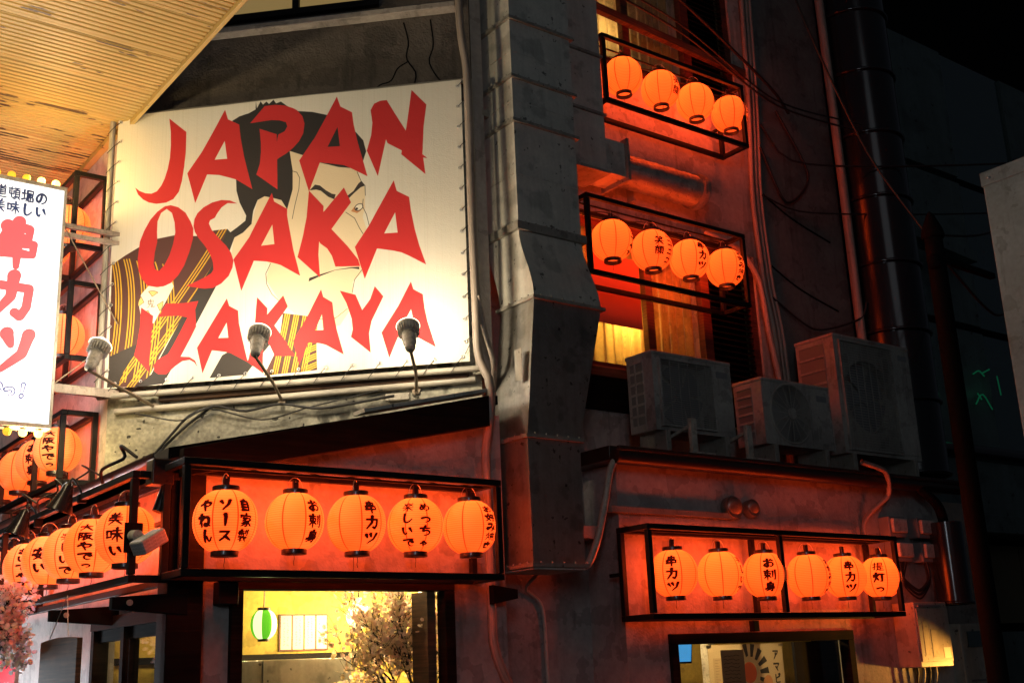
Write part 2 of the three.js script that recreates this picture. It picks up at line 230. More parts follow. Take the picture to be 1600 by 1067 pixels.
const LN5=[460,487,447,515,450,546,465,575,486,597];
const LN6=[597,657,623,660,643,658,676,635];
const EAR=[521,225,533,230,541,247,539,279,528,327,521,366];
// ---------------------------------------------------------------- ground and the far side of the street
structure('street', uvm(new THREE.PlaneGeometry(120, 120).rotateX(-Math.PI / 2)), M.asphalt);

// ---------------------------------------------------------------- the corner building
const bld = thing('corner_building', 'old plastered corner building with a lean-to shop front and a cut-off concrete corner', 'building', [0, 0, 0]);
// lean-to front wall (z = 0) with the blossom window
part(bld, 'front_wall', slab([[0.02, 0], [2.5, 0], [2.5, 3.5], [0.02, 2.93]], [rect(0.33, 2.0, 0.95, 2.22)], 0.14), M.plaster);
part(bld, 'wall_panel', box(0.11, 1.2, 2.225, 2.63, 0.0005, 0.012, 0.003), M.plaster); part(bld, 'wall_panel', box(1.204, 2.28, 2.225, 2.63, 0.0005, 0.012, 0.003), M.plaster);
part(bld, 'return_wall', box(2.36, 2.5, 0, 3.5, -0.5, -0.14), M.plaster);
part(bld, 'recess_wall', box(2.5, 3.72, 0, 3.9, -0.55, -0.42), M.plaster);
part(bld, 'pier_side_wall', box(3.68, 3.82, 0, 3.2, -0.42, -0.002), M.plaster);
part(bld, 'shop_wall', slab(rect(3.684, 8.1, 0, 3.2), [rect(4.16, 6.5, 0.6, 1.8)], 0.14), M.plaster);
// side wall (x = 0) with the sliding doors
part(bld, 'side_wall', sideWall(), M.sidePlaster);
function sideWall() { // boxes round the door opening, butted end to end
  return merge([box(0, 0.14, 0, 2.93, -0.16, -0.001), box(0, 0.14, 2.06, 2.93, -1.62, -0.16), box(0, 0.14, 0, 2.93, -5, -1.62)]);
}
// upper storeys
part(bld, 'upper_side_wall', box(0.26, 0.42, 2.9, 6.37, -7, -2.46), M.sidePlaster);
const CH = (s, y, off = 0) => { const x = 0.24 + s * Math.SQRT1_2, z = 0.24 - 2.72 + s * Math.SQRT1_2; return [x - off * Math.SQRT1_2, y, z + off * Math.SQRT1_2]; }; // a point on the cut corner, `off` in front of its wall
function chBox(s0, s1, y0, y1, o0, o1, r = 0) { // a box on the cut corner
  const w = s1 - s0, h = y1 - y0, d = o1 - o0, g = r ? new RoundedBoxGeometry(w, h, d, 2, r) : new THREE.BoxGeometry(w, h, d); g.translate((s0 + s1) / 2, (y0 + y1) / 2, (o0 + o1) / 2); uvm(g);
  g.rotateY(-Math.PI / 4); const p = CH(0, 0); return g.translate(p[0], 0, p[2]);
}
part(bld, 'concrete_corner_wall', chBox(0.03, 3.2, 2.6, 6.3, -0.2, 0), M.concrete, 'bare stained concrete wall under the banner');
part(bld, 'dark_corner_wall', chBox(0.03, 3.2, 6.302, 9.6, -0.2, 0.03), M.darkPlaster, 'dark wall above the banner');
part(bld, 'ledge', chBox(0.2, 3.1, 7.14, 7.2, 0.03, 0.14, 0.01), M.upPlaster);
part(bld, 'inner_return_wall', box(2.5, 2.64, 3.9, 9.6, -0.9, -0.24), M.upPlaster);
// upper front wall behind the duct (z = -0.9)
part(bld, 'upper_front_wall', slab([[2.64, 3.3], [6.95, 3.3], [6.95, 9.9], [2.64, 9.9]], [rect(3.95, 6.75, 4.3, 5.86), rect(3.95, 6.75, 7.62, 9.5)], 0.14).translate(0, 0, -0.9), M.upPlaster);
part(bld, 'window_backing', box(3.7, 6.95, 4.1, 9.6, -1.5, -1.42), M.upPlaster);
// upper windows: sashes with lit curtains, louvred shutters on the right
const cloth = (r, g, b) => phy({ color: C(r, g, b), map: rep(tPlaster, 0.7), roughness: 1, transmission: 0.55, thickness: 0, side: THREE.DoubleSide });
const curtA = cloth(0.85, 0.5, 0.1), curtB = cloth(0.62, 0.45, 0.2), litPane = std({ color: C(0.5, 0.36, 0.15), roughness: 0.9, emissive: C(0.2, 0.13, 0.045) });
function folds(x0, x1, y0, y1, z) { const g = new THREE.PlaneGeometry(x1 - x0, y1 - y0, 90, 6), p = g.attributes.position; for (let i = 0; i < p.count; i++) { const x = p.getX(i), v = p.getY(i); p.setZ(i, 0.02 * Math.sin(x * 46 + 1.5 * Math.sin(x * 7 + x0)) + 0.008 * Math.sin(x * 17 + v * 2)); } g.computeVertexNormals(); return uvm(g.translate((x0 + x1) / 2, (y0 + y1) / 2, z)); }
for (const [y0, y1, cm, xs] of [[4.3, 5.86, curtA, [3.95, 5.13, 5.92]], [7.62, 9.5, curtB, [3.95, 5.08, 5.98]]]) {
  const w = new THREE.Group(); w.name = 'sash_window'; bld.add(w);
  part(w, 'frame', merge([box(3.95, 6.75, y0, y0 + 0.09, -1.0, -0.93), box(3.95, 6.75, y1 - 0.08, y1, -1.0, -0.93), box(xs[1] - 0.05, xs[1] + 0.05, y0 + 0.09, y1 - 0.08, -0.99, -0.92), box(xs[2] - 0.05, xs[2] + 0.07, y0 + 0.09, y1 - 0.08, -0.98, -0.9), box(6.66, 6.75, y0 + 0.09, y1 - 0.08, -1.0, -0.93)]), M.redWood);
  if (y0 > 7) part(w, 'transom', beam([3.95, 8.28, -0.86], [6.9, 8.12, -0.86], 0.07, 0.09), M.brownWood);
  part(w, 'curtain', folds(3.95, xs[1] + 0.02, y0 + 0.05, y1, -1.1), cm);
  part(w, 'curtain', folds(xs[1] - 0.02, xs[2] + 0.02, y0 + 0.05, y1, -1.15), cm);
  part(w, 'inner_side', box(xs[2] + 0.02, xs[2] + 0.06, y0, y1, -1.42, -1.05), M.upPlaster);
  { const t = thing('upstairs_lamp', y0 > 7 ? 'warm lamp behind the curtains of the highest window' : 'warm lamp behind the curtains of the red-notice window', 'lamp', [5.0, y0 + 0.4, -1.3]); part(t, 'light_bulb', new THREE.SphereGeometry(0.04, 14, 10).translate(5.0, y0 + 0.62, -1.32), std({ color: C(0.9, 0.8, 0.6), emissive: C(2, 1.4, 0.6) })); part(t, 'holder', box(4.98, 5.02, y0 + 0.6, y0 + 0.64, -1.42, -1.35), M.frame); const L = new THREE.PointLight(C(1, 0.72, 0.36), y0 > 7 ? 1.2 : 3); L.name = 'upstairs_light'; L.position.set(0, 0.22, -0.02); L.shadow.radius = 4; t.add(L); }
  part(w, 'pane', box(4.0, xs[1] - 0.05, y0 + 0.09, y1 - 0.08, -0.97, -0.965), M.glass);
  part(w, 'pane', box(xs[1] + 0.05, xs[2] - 0.05, y0 + 0.09, y1 - 0.08, -0.96, -0.955), M.glass);
  for (let y = y0 + 0.12; y < y1 - 0.1; y += 0.065) { const g = new THREE.BoxGeometry(xs[2] > 0 ? 6.66 - xs[2] - 0.07 : 0.6, 0.012, 0.07); g.rotateX(0.7); g.translate((6.66 + xs[2] + 0.07) / 2, y, -0.96); part(w, 'louvre_slat', uvm(g), M.darkWood); }
  part(w, 'shutter_back', box(xs[2] + 0.07, 6.66, y0 + 0.09, y1 - 0.08, -1.05, -1.03), M.black);
}
part(bld, 'red_notice', box(4.35, 5.0, 4.78, 5.5, -0.918, -0.912), std({ color: C(0.42, 0.1, 0.05), roughness: 0.8 }), 'plain red paper on the lower upstairs window');
part(bld, 'sill', box(3.9, 6.85, 4.2, 4.3, -0.95, -0.78, 0.01), M.brownWood);
part(bld, 'window_base', box(3.9, 6.85, 3.9, 4.2, -0.9, -0.84), M.darkWood);
// window of the cut corner, just under the top of the picture
{ const w = new THREE.Group(); w.name = 'corner_window'; bld.add(w);
  part(w, 'frame', merge([chBox(0.9, 2.4, 7.28, 7.34, 0.03, 0.09), chBox(0.9, 0.96, 7.34, 8.4, 0.03, 0.09), chBox(1.62, 1.68, 7.34, 8.4, 0.03, 0.09), chBox(2.34, 2.4, 7.34, 8.4, 0.03, 0.09), chBox(0.9, 2.4, 8.4, 8.46, 0.03, 0.09)]), M.frame);
  part(w, 'lit_window_pane', chBox(0.96, 1.62, 7.34, 8.4, 0.035, 0.05), litPane); part(w, 'lit_window_pane', chBox(1.68, 2.34, 7.34, 8.4, 0.035, 0.05), litPane); }
// cracks in the render above the banner
for (const p of [[[2.62, 7.1], [2.66, 6.9], [2.64, 6.75], [2.72, 6.6], [2.7, 6.47]], [[2.86, 7.1], [2.88, 6.85], [2.84, 6.7], [2.9, 6.55], [2.96, 6.47]], [[2.66, 6.72], [2.56, 6.66], [2.5, 6.55], [2.4, 6.52], [2.36, 6.47]]]) part(bld, 'render_crack', tube(p.map(([s, y]) => CH(s, y, 0.03)), 0.007, 14, 5), M.black);
// lean-to roof: low along the side street, rising to the right, with its barge board on the front
const roofY = (x) => 3.02 + 0.235 * (x + 0.16);
part(bld, 'lean_to_roof', slab([[-0.16, 2.95], [2.42, roofY(2.42) - 0.07], [2.42, roofY(2.42)], [-0.16, 3.02]], [], 5.1).translate(0, 0, 0.1), M.darkWood);
part(bld, 'barge_board', slab([[-0.1, 2.83], [2.26, 3.36], [2.26, 3.585], [-0.1, 3.0]], [], 0.06, 0.004).translate(0, 0, 0.2), M.darkWood, 'dark board closing the lean-to roof');
part(bld, 'roof_flashing', beam([1.2, 3.375, 0.1], [2.3, 3.645, 0.1], 0.16, 0.03), M.duct);
part(bld, 'corner_post', box(-0.13, 0.1, 0, 2.93, 0.014, 0.09, 0.006), M.darkWood);
part(bld, 'corner_post', box(-0.1, -0.002, 0, 2.9, -0.16, -0.002, 0.006), M.darkWood);
{ // half-round gutter along the side street
  const s = new THREE.Shape(); s.absarc(0, 0, 0.06, Math.PI, 2 * Math.PI); s.lineTo(0.054, 0); s.absarc(0, 0, 0.054, 0, Math.PI, true); const g = new THREE.ExtrudeGeometry(s, { depth: 5, bevelEnabled: false, curveSegments: 10 });
  part(bld, 'gutter', g.translate(-0.2, 2.98, -4.9), M.gutter); part(bld, 'gutter_outlet', merge([box(-0.27, -0.13, 2.78, 2.94, 0.02, 0.14, 0.01), cyl([-0.2, 2.62, 0.06], [-0.14, 2.8, 0.06], 0.035)]), M.gutter); }
// right wing: flat ledge the air conditioners stand on, with its dark gutter
part(bld, 'ledge_roof', box(3.5, 8.35, 3.202, 3.32, -0.9, 0.14, 0.01), M.gutter);
part(bld, 'gutter', cyl([3.5, 3.22, 0.2], [8.35, 3.22, 0.2], 0.06), M.gutter);
part(bld, 'gutter_lip', beam([3.5, 3.285, 0.25], [8.35, 3.285, 0.25], 0.03), M.gutter);
part(bld, 'wall_rail', box(3.55, 5.0, 2.79, 2.84, 0.002, 0.07, 0.004), M.flange);
part(bld, 'right_end_wall', box(8.0, 8.1, 0, 3.2, -3, -0.14), M.plaster);

// ---- ground-floor windows and the rooms behind
function room(name, label, x0, x1, z0, z1, h, wall) { // walls with thickness round an interior
  const t = thing(name, label, 'room', [(x0 + x1) / 2, 0, (z0 + z1) / 2]);
  part(t, 'back_wall', box(x0, x1, 0, h, z0 - 0.1, z0), wall); part(t, 'ceiling', box(x0, x1, h, h + 0.1, z0 - 0.1, z1), M.upPlaster); part(t, 'floor', box(x0, x1, 0.004, 0.05, z0, z1), M.brownWood); return t;
}
const roomA = room('bar_room', 'yellow-walled bar room behind the blossom window', 0.145, 3.6, -1.75, -0.16, 2.6, M.yellowWall);
part(roomA, 'end_wall', box(3.5, 3.6, 0.05, 2.6, -1.75, -0.56), M.yellowWall);
part(roomA, 'dado_rail', box(0.145, 3.5, 1.74, 1.79, -1.75, -1.7), M.darkWood);
part(roomA, 'kitchen_hood', box(0.7, 1.95, 0.9, 1.74, -1.75, -1.35, 0.01), M.stainless);
part(roomA, 'hood_panel', box(1.18, 1.9, 0.9, 1.735, -1.345, -1.34), M.stainless);
const roomB = room('eatery_room', 'yellow-walled room behind the poster window', 3.9, 7.9, -1.6, -0.16, 2.3, M.yellowWall);
part(roomB, 'end_wall', box(3.83, 3.9, 0.05, 2.3, -1.6, -0.16), M.yellowWall); part(roomB, 'end_wall', box(7.9, 7.99, 0.05, 2.3, -1.6, -0.16), M.darkWood);
part(roomB, 'post', box(5.02, 5.1, 0.05, 2.3, -0.5, -0.4), M.lampGrey);
function shopWindow(x0, x1, y0, y1, mulls, label) {
  const w = new THREE.Group(); w.name = 'shop_window'; w.userData.label = label; bld.add(w); const f = 0.065;
  part(w, 'frame_bar', box(x0 - 0.02, x1 + 0.02, y1 - f, y1 + 0.02, -0.08, 0.035, 0.006), M.doorWood); part(w, 'frame_bar', box(x0 - 0.02, x1 + 0.02, y0 - 0.02, y0 + f, -0.08, 0.05, 0.006), M.doorWood);
  part(w, 'frame_bar', box(x0 - 0.02, x0 + f, y0 + f, y1 - f, -0.08, 0.033, 0.006), M.doorWood); part(w, 'frame_bar', box(x1 - f, x1 + 0.02, y0 + f, y1 - f, -0.08, 0.033, 0.006), M.doorWood);
  for (const m of mulls) part(w, 'mullion', box(m - 0.03, m + 0.03, y0 + f, y1 - f, -0.07, 0.01, 0.005), M.doorWood);
  part(w, 'pane', box(x0 + f, x1 - f, y0 + f, y1 - f, -0.04, -0.034), M.glass);
}
shopWindow(0.33, 2.0, 0.95, 2.22, [], 'dark framed window with blossom inside'); shopWindow(4.16, 6.5, 0.6, 1.8, [], 'dark framed window with posters');
part(bld, 'inner_jamb', box(1.86, 1.93, 1.0, 2.16, -0.3, -0.09), M.brownWood);
part(bld, 'shutter_box', box(0.2, 0.33, 2.06, 2.2, 0.002, 0.1, 0.006), M.frame);
// sliding doors on the side street
{ const w = new THREE.Group(); w.name = 'sliding_door'; bld.add(w); const X = -0.012;
  part(w, 'frame_bar', box(X - 0.03, 0.1, 1.98, 2.065, -1.62, -0.16), M.doorWood); for (const z of [-0.2, -0.97, -1.6]) part(w, 'frame_bar', box(X - 0.02, 0.08, 0, 1.98, z - 0.03, z + 0.03), M.doorWood);
  part(w, 'door_rail', box(0.0, 0.05, 1.9, 1.98, -1.57, -0.23), M.doorWood); part(w, 'door_stile', box(X, 0.05, 0, 1.9, -0.94, -0.87), M.doorWood); part(w, 'pane', box(0.02, 0.026, 0.1, 1.9, -0.87, -0.23), M.glass); part(w, 'pane', box(0.05, 0.056, 0.1, 1.9, -1.57, -1.0), M.glass); }
// awning brackets: tapered dark plates with a pale bolt
for (const [z, l] of [[-0.06, 0.46], [-1.3, 0.46]]) { const g = slab([[-l, 2.035], [0, 2.0], [0, 2.13], [-l, 2.1]], [], 0.05, 0.003).translate(0, 0, z + 0.15); const b = part(bld, 'awning_bracket', g, M.black); part(b, 'bolt', cyl([-l + 0.1, 2.07, z + 0.15], [-l + 0.1, 2.07, z + 0.165], 0.018), M.whitePipe); }
part(bld, 'awning_bracket', slab([[2.3, 2.06], [2.52, 2.1], [2.52, 2.16], [2.3, 2.19]], [], 0.05, 0.003).translate(0, 0, 0.12), M.black);

// ---------------------------------------------------------------- corrugated canopy over the side street
{ const t = thing('canopy', 'yellowish strip-clad canopy soffit with flaking paint over the side street', 'canopy', [-1.9, 6.38, -1.5]);
  const prof = [[0, 0], [0.008, -0.011], [0.026, -0.013], [0.044, -0.011], [0.051, 0], [0.0597, 0.001], [0.0597, 0.01], [0, 0.01]];
  for (let i = 0; i < 165; i++) { const z = -6.6 + i * 0.06, s = new THREE.Shape(prof.map(([a, b]) => new THREE.Vector2(a, b))); const g = new THREE.ExtrudeGeometry(s, { depth: 4.2, bevelEnabled: false }); g.rotateY(-Math.PI / 2); // profile runs along z, length along -x
    g.translate(0.265, 6.4 + rr(-0.002, 0.002) + (i % 11 === 4 ? 0.009 : 0), z); uvm(g); { const uv = g.attributes.uv; for (let k = 0; k < uv.count; k++) uv.setXY(k, uv.getX(k) + 4.0, uv.getY(k) + 7.0); } part(t, 'soffit_strip', g, M.soffit); }
  part(t, 'edge_trim', box(0.266, 0.3, 6.35, 6.47, -2.5, 3.3, 0.004), M.soffit); part(t, 'roof_deck', box(-3.95, 0.26, 6.42, 6.5, -6.6, 3.3), M.darkWood); part(t, 'wall_trim', box(0.2, 0.258, 6.33, 6.378, -6.6, -2.5), M.soffit);
}

// ---------------------------------------------------------------- banner on the cut corner
const R8 = (a) => { const p = []; for (let i = 0; i < a.length; i += 2) p.push([a[i], a[i + 1]]); return p; };
const bannerTex = canvas(2000, 1609, (x, w) => {
  const k = w / 1000; x.scale(k, k); const path = (a) => { x.moveTo(a[0], a[1]); for (let i = 2; i < a.length; i += 2) x.lineTo(a[i], a[i + 1]); x.closePath(); };
  const fill = (a, c) => { x.fillStyle = c; x.beginPath(); path(a); x.fill(); };
  x.fillStyle = '#e9e1d0'; x.fillRect(0, 0, 1000, 805); for (let i = 0; i < 420; i++) { x.fillStyle = `rgba(${rnd() < 0.5 ? '150,130,95' : '255,250,235'},${rr(0.015, 0.05)})`; x.fillRect(rr(0, 1000), 0, rr(0.6, 2.5), 805); }
  fill(FACE, '#e7d2ae'); fill(HAIR, '#2b2726');
  const stripes = (clip, lines, wd) => { x.save(); x.beginPath(); path(clip); x.clip(); x.fillStyle = '#54322b'; x.fillRect(0, 0, 1000, 805); x.strokeStyle = '#d9a92c'; x.lineWidth = wd; for (const l of lines) { x.beginPath(); x.moveTo(l[0], l[1]); x.quadraticCurveTo(l[2], l[3], l[4], l[5]); x.stroke(); } x.restore(); };
  const fan = []; for (let i = 0; i < 5; i++) for (let j = 0; j < 3; j++) { const a = -20 + i * 38 + j * 8; fan.push([a + 20, 430 + 8 * i, a + 62, 560, a + 26, 790]); } for (let i = 0; i < 7; i++) for (let j = 0; j < 3; j++) { const a = 150 + i * 46 + j * 9; fan.push([a + 190, 330, a + 60, 560, a - 150, 830]); }
  stripes(ROBE, fan, 3.4); fill(COLLAR, '#37312d'); fill(DARK1, '#37312d'); fill(DARK2, '#3a342f');
  const fan2 = []; for (let i = 0; i < 4; i++) for (let j = 0; j < 3; j++) fan2.push([520 + i * 26 + j * 6, 540, 500 + i * 26 + j * 6, 660, 470 + i * 26 + j * 6, 800]); for (let i = 0; i < 5; i++) for (let j = 0; j < 3; j++) fan2.push([560, 690 + i * 24 + j * 6, 610, 668 + i * 24 + j * 6, 690, 664 + i * 24 + j * 6]);
  stripes(ROBE2, fan2, 3.2); fill(CREST, '#e9dfc9');
  x.strokeStyle = '#5a3a1c'; x.lineWidth = 1.4; const c0 = [CREST[0] + 8, CREST[1] + 52];
  for (const a of [0.3, 1.9, 3.4, 4.9]) { x.fillStyle = '#dfc374'; x.beginPath(); x.moveTo(c0[0] + 20 * Math.cos(a), c0[1] + 20 * Math.sin(a)); x.arc(c0[0], c0[1], 36, a - 0.4, a + 0.4); x.closePath(); x.fill(); x.stroke(); }
  glyph(x, '鬼', c0[0] - 12, c0[1] - 12, 25, 25, 1.8, '#4a3320');
  for (const b of [BROW1, BROW2, MOUTH]) fill(b, '#37302d'); fill(EYE, '#c98a5a'); x.fillStyle = '#efe6d2'; x.beginPath(); x.ellipse(EYE[4] + 2, EYE[5] + 10, 12, 9, -0.5, 0, 7); x.fill(); x.strokeStyle = '#2c2523'; x.lineWidth = 2; x.stroke(); x.fillStyle = '#2c2523'; x.beginPath(); x.arc(EYE[4] - 4, EYE[5] + 14, 3.5, 0, 7); x.fill();
  x.strokeStyle = '#463a33'; x.lineWidth = 1.6; for (const l of [LN1, LN2, LN3, LN4, LN5, LN6, EAR]) { x.beginPath(); x.moveTo(l[0], l[1]); for (let i = 2; i < l.length; i += 2) x.lineTo(l[i], l[i + 1]); x.stroke(); }
  x.fillStyle = '#cb2a2b'; for (const L of LETTERS) { x.beginPath(); for (const a of L) path(a); x.fill('evenodd'); }
});
const S0 = 0.05, S1 = 3.13, B0 = 3.96, B1 = 6.44; // banner along the cut corner
const ban = thing('banner_sign', 'cream banner with red lettering JAPAN OSAKA IZAKAYA laced to a white pipe frame', 'sign', CH(1.57, 3.9, 0.12));
{ const nx = 60, ny = 48, g = new THREE.PlaneGeometry(S1 - S0, B1 - B0, nx, ny), p = g.attributes.position; // slightly slack cloth
  for (let i = 0; i < p.count; i++) { const u = p.getX(i) / (S1 - S0) + 0.5, v = p.getY(i) / (B1 - B0) + 0.5; p.setZ(i, 0.011 * Math.sin(u * 9 + v * 3) * Math.sin(u * 3.14) + 0.003 * Math.sin(v * 26) * (1 - Math.abs(2 * u - 1)) ); }
  g.computeVertexNormals(); const back = g.clone(); g.rotateY(-Math.PI / 4); const o = CH((S0 + S1) / 2, (B0 + B1) / 2, 0.12); g.translate(...o); part(ban, 'printed_cloth', g, std({ map: bannerTex, roughness: 0.75, bumpMap: rep(tBump, 4), bumpScale: 0.0015 }));
  part(ban, 'frame_pipe', cyl(CH(S0 - 0.06, B0 - 0.06, 0.1), CH(S1 + 0.07, B0 - 0.06, 0.1), 0.026), M.whitePipe); part(ban, 'frame_pipe', cyl(CH(S0 - 0.06, B1 + 0.005, 0.085), CH(S1 + 0.07, B1 + 0.005, 0.085), 0.024), M.whitePipe);
  part(ban, 'frame_pipe', cyl(CH(S0 - 0.06, B0 - 0.06, 0.1), CH(S0 - 0.06, B1, 0.1), 0.026), M.whitePipe); part(ban, 'frame_pipe', cyl(CH(S1 + 0.07, B0 - 0.06, 0.1), CH(S1 + 0.07, B1, 0.1), 0.026), M.whitePipe);
  const n = V(-Math.SQRT1_2, 0, Math.SQRT1_2); const eyelet = (s, y, to) => { const g2 = new THREE.TorusGeometry(0.011, 0.004, 6, 12); g2.rotateY(-Math.PI / 4); g2.translate(...CH(s, y, 0.131)); part(ban, 'eyelet', g2, M.steel); part(ban, 'lacing_cord', tube([CH(s, y, 0.13), CH((s + to[0]) / 2, (y + to[1]) / 2, 0.14), CH(to[0], to[1], 0.13)], 0.003, 4, 5), M.cable); };
  for (let i = 0; i < 14; i++) { const s = S0 + 0.1 + i * 0.225; eyelet(s, B0 + 0.04, [s - 0.1, B0 - 0.085]); }
  for (let i = 0; i < 13; i++) { const y = B0 + 0.16 + i * 0.188; eyelet(S0 + 0.03, y, [S0 - 0.085, y - 0.1]); eyelet(S1 - 0.03, y, [S1 + 0.095, y + 0.1]); }
  part(ban, 'tail_cord', tube([CH(S1 - 0.03, B0 + 0.06, 0.135), CH(S1 + 0.05, B0 + 0.2, 0.14), CH(S1 + 0.08, B0 + 0.06, 0.14)], 0.003, 8, 5), M.cable);
}
single('timber_batten', 'long brown timber batten fixed to concrete below the banner', 'batten', chBox(0.5, 3.1, 3.84, 3.94, 0.002, 0.06, 0.006), M.brownWood);
single('conduit_pipe', 'pale horizontal conduit on the concrete under the banner', 'pipe', cyl(CH(0.12, 3.78, 0.035), CH(3.16, 3.83, 0.035), 0.027), M.whitePipe);
// lamps that light the banner
function floodLamp(head, dir, foot, label) {
  const t = thing('flood_lamp', label, 'lamp', foot, 'flood lamps of the banner'), d = V(...dir).normalize(), at = (k) => { const p = V(...head).addScaledVector(d, k); return [p.x, p.y, p.z]; };
  part(t, 'arm', tube([foot, [foot[0] * 0.55 + head[0] * 0.45 + 0.02, foot[1] * 0.55 + head[1] * 0.45 - 0.012, foot[2] * 0.55 + head[2] * 0.45], at(-0.01)], 0.013, 12, 8), M.arm);
  part(t, 'wall_plate', cyl(foot, [foot[0] + 0.03, foot[1], foot[2] - 0.03], 0.035), M.arm);
  part(t, 'socket', aim(lathe([[0.0, 0], [0.034, 0], [0.04, 0.02], [0.042, 0.07], [0.05, 0.075], [0.052, 0.14], [0.056, 0.16], [0.0, 0.16]]), head, dir), M.lampGrey);
  const fins = []; for (let i = 0; i < 22; i++) { const g = new THREE.BoxGeometry(0.034, 0.07, 0.005); g.translate(0.066, 0.205, 0); g.rotateY((i / 22) * 6.2832); fins.push(g); }
  part(t, 'cooling_fins', aim(merge(fins), head, dir), M.lampGrey); part(t, 'lamp_body', aim(lathe([[0.0, 0.155], [0.052, 0.16], [0.06, 0.2], [0.075, 0.236], [0.087, 0.242], [0.088, 0.262], [0.08, 0.266]]), head, dir), M.lampGrey);
  part(t, 'light_lens', aim(lathe([[0.0, 0.286], [0.05, 0.281], [0.08, 0.27], [0.091, 0.256], [0.09, 0.25]]), head, dir), std({ color: C(0.9, 0.9, 0.88), emissive: C(4, 3.2, 2.1), roughness: 0.4 }));
  const L = new THREE.PointLight(C(1, 0.84, 0.6), 3.0); L.name = 'flood_lamp_beam'; const p = V(...at(0.315)), o = origin(t); L.position.copy(p).sub(o); L.castShadow = true; L.shadow.radius = 4; t.add(L);
}
floodLamp([-0.15, 3.93, -1.66], [0.4, 0.9, -0.3], CH(0.46, 3.8, 0.03), 'grey finned flood lamp in front of the banner beside the white lit sign');
floodLamp([0.8, 3.95, -0.76], [0.33, 0.9, -0.42], CH(1.55, 3.78, 0.03), 'grey finned flood lamp in front of the middle of the banner');
floodLamp([1.65, 3.9, 0.08], [0.24, 0.9, -0.5], CH(2.67, 3.78, 0.03), 'grey finned flood lamp at the duct end of the banner');
// ---------------------------------------------------------------- paper lanterns
const lanternTex = {};
function lanternMap(text) { // columns of brush letters on ribbed paper; eight seams
  if (lanternTex[text]) return lanternTex[text];
  return (lanternTex[text] = canvas(1024, 512, (x, w, h) => {
    x.fillStyle = '#fff1e4'; x.fillRect(0, 0, w, h);
    for (let i = 0; i < 900; i++) { x.fillStyle = `rgba(${rnd() < 0.5 ? '245,215,190' : '255,240,225'},0.10)`; x.beginPath(); x.ellipse(rr(0, w), rr(0, h), rr(2, 14), rr(1, 5), 0, 0, 7); x.fill(); }
    x.fillStyle = '#f1c7a3'; for (let i = 0; i < 31; i++) x.fillRect(0, (i / 30) * h - 2, w, 4.5); x.fillStyle = '#d27a55'; for (let i = 0; i < 8; i++) x.fillRect(((i + 0.5) / 8) * w - 4, 0, 8, h);
    const cols = text ? text.split('|') : [], cw = cols.length > 1 ? 76 : 92, pitch = 112;
    cols.forEach((c, i) => { const n = [...c].length, ch = Math.min(cols.length > 1 ? 106 : 118, 380 / n), X = w / 2 + (i - (cols.length - 1) / 2) * pitch; [...c].forEach((g, j) => { const y0 = h / 2 - (n * ch) / 2 + j * ch + 26, a = [X - cw / 2, y0, cw, ch * 0.82]; glyph(x, g, ...a, n > 3 ? 18 : 23, 'rgba(240,160,150,0.5)'); glyph(x, g, ...a, n > 3 ? 13.5 : 17.5, '#1d0d17'); }); });
  }));
}
const shells = {};
function shellMat(text, phi) { const m = lanternMap(text).clone(); m.wrapS = THREE.RepeatWrapping; m.offset.x = 0.5 - phi / (2 * Math.PI); m.needsUpdate = true; return phy({ map: m, color: C(0.6, 0.64, 0.36), transmission: 0.6, thickness: 0, roughness: 1, specularIntensity: 0.3, emissive: C(0.08, 0.006, 0.0015), emissiveMap: m, side: THREE.DoubleSide }); }
const LAN = (() => {
  const pts = []; const N = 30; // hoops of wire under the paper: the paper bulges out between them
  for (let i = 0; i <= N * 3; i++) { const a = -1.185 + (2.37 * i) / (N * 3), f = Math.abs(((i % 3) - 1.5) / 1.5), r = 0.2 * Math.pow(Math.cos(a), 0.86) + 0.0022 * (i % 3 ? 1 : 0); pts.push([r, 0.203 * Math.sin(a)]); }
  const cap = (s, holes) => { const g = [lathe([[0.074, 0], [0.084, 0], [0.086, 0.004], [0.086, 0.034], [0.082, 0.038], [0.074, 0.038]], 28)];
    const sh = new THREE.Shape(); sh.absarc(0, 0, 0.075, 0, 6.2832); if (holes) for (let i = 0; i < 4; i++) { const h = new THREE.Path(); h.absarc(0.044 * Math.cos(i * 1.57 + 0.6), 0.044 * Math.sin(i * 1.57 + 0.6), 0.017, 0, 6.2832); sh.holes.push(h); }
    const d = new THREE.ExtrudeGeometry(sh, { depth: 0.004, bevelEnabled: false, curveSegments: 10 }); d.rotateX(Math.PI / 2); d.translate(0, holes ? 0.008 : 0.036, 0); g.push(d); return g; };
  const handle = new THREE.TorusGeometry(0.075, 0.0022, 5, 20, Math.PI); handle.scale(1, 1.25, 1);
  const holder = merge([box(-0.018, 0.018, 0, 0.05, -0.012, 0.012), box(-0.018, -0.009, 0.05, 0.065, -0.012, 0.012), box(0.009, 0.018, 0.05, 0.065, -0.012, 0.012)]);
  return { shell: new THREE.LatheGeometry(pts.map(([r, y]) => new THREE.Vector2(r, y)), 56), ring: cap(1)[0], top: cap(1)[0], lid: cap(1, false)[1], bottom: cap(1, true)[1], handle, holder, tail: tube([[0, 0, 0], [0.003, -0.03, 0], [-0.004, -0.05, 0.002], [0.002, -0.075, 0]], 0.0022, 8, 4) };
})();
const capMat = phy({ color: C(0.02, 0.012, 0.01), roughness: 0.35, clearcoat: 0.4 }), wireMat = std({ color: C(0.7, 0.6, 0.5), metalness: 0.7, roughness: 0.35 });
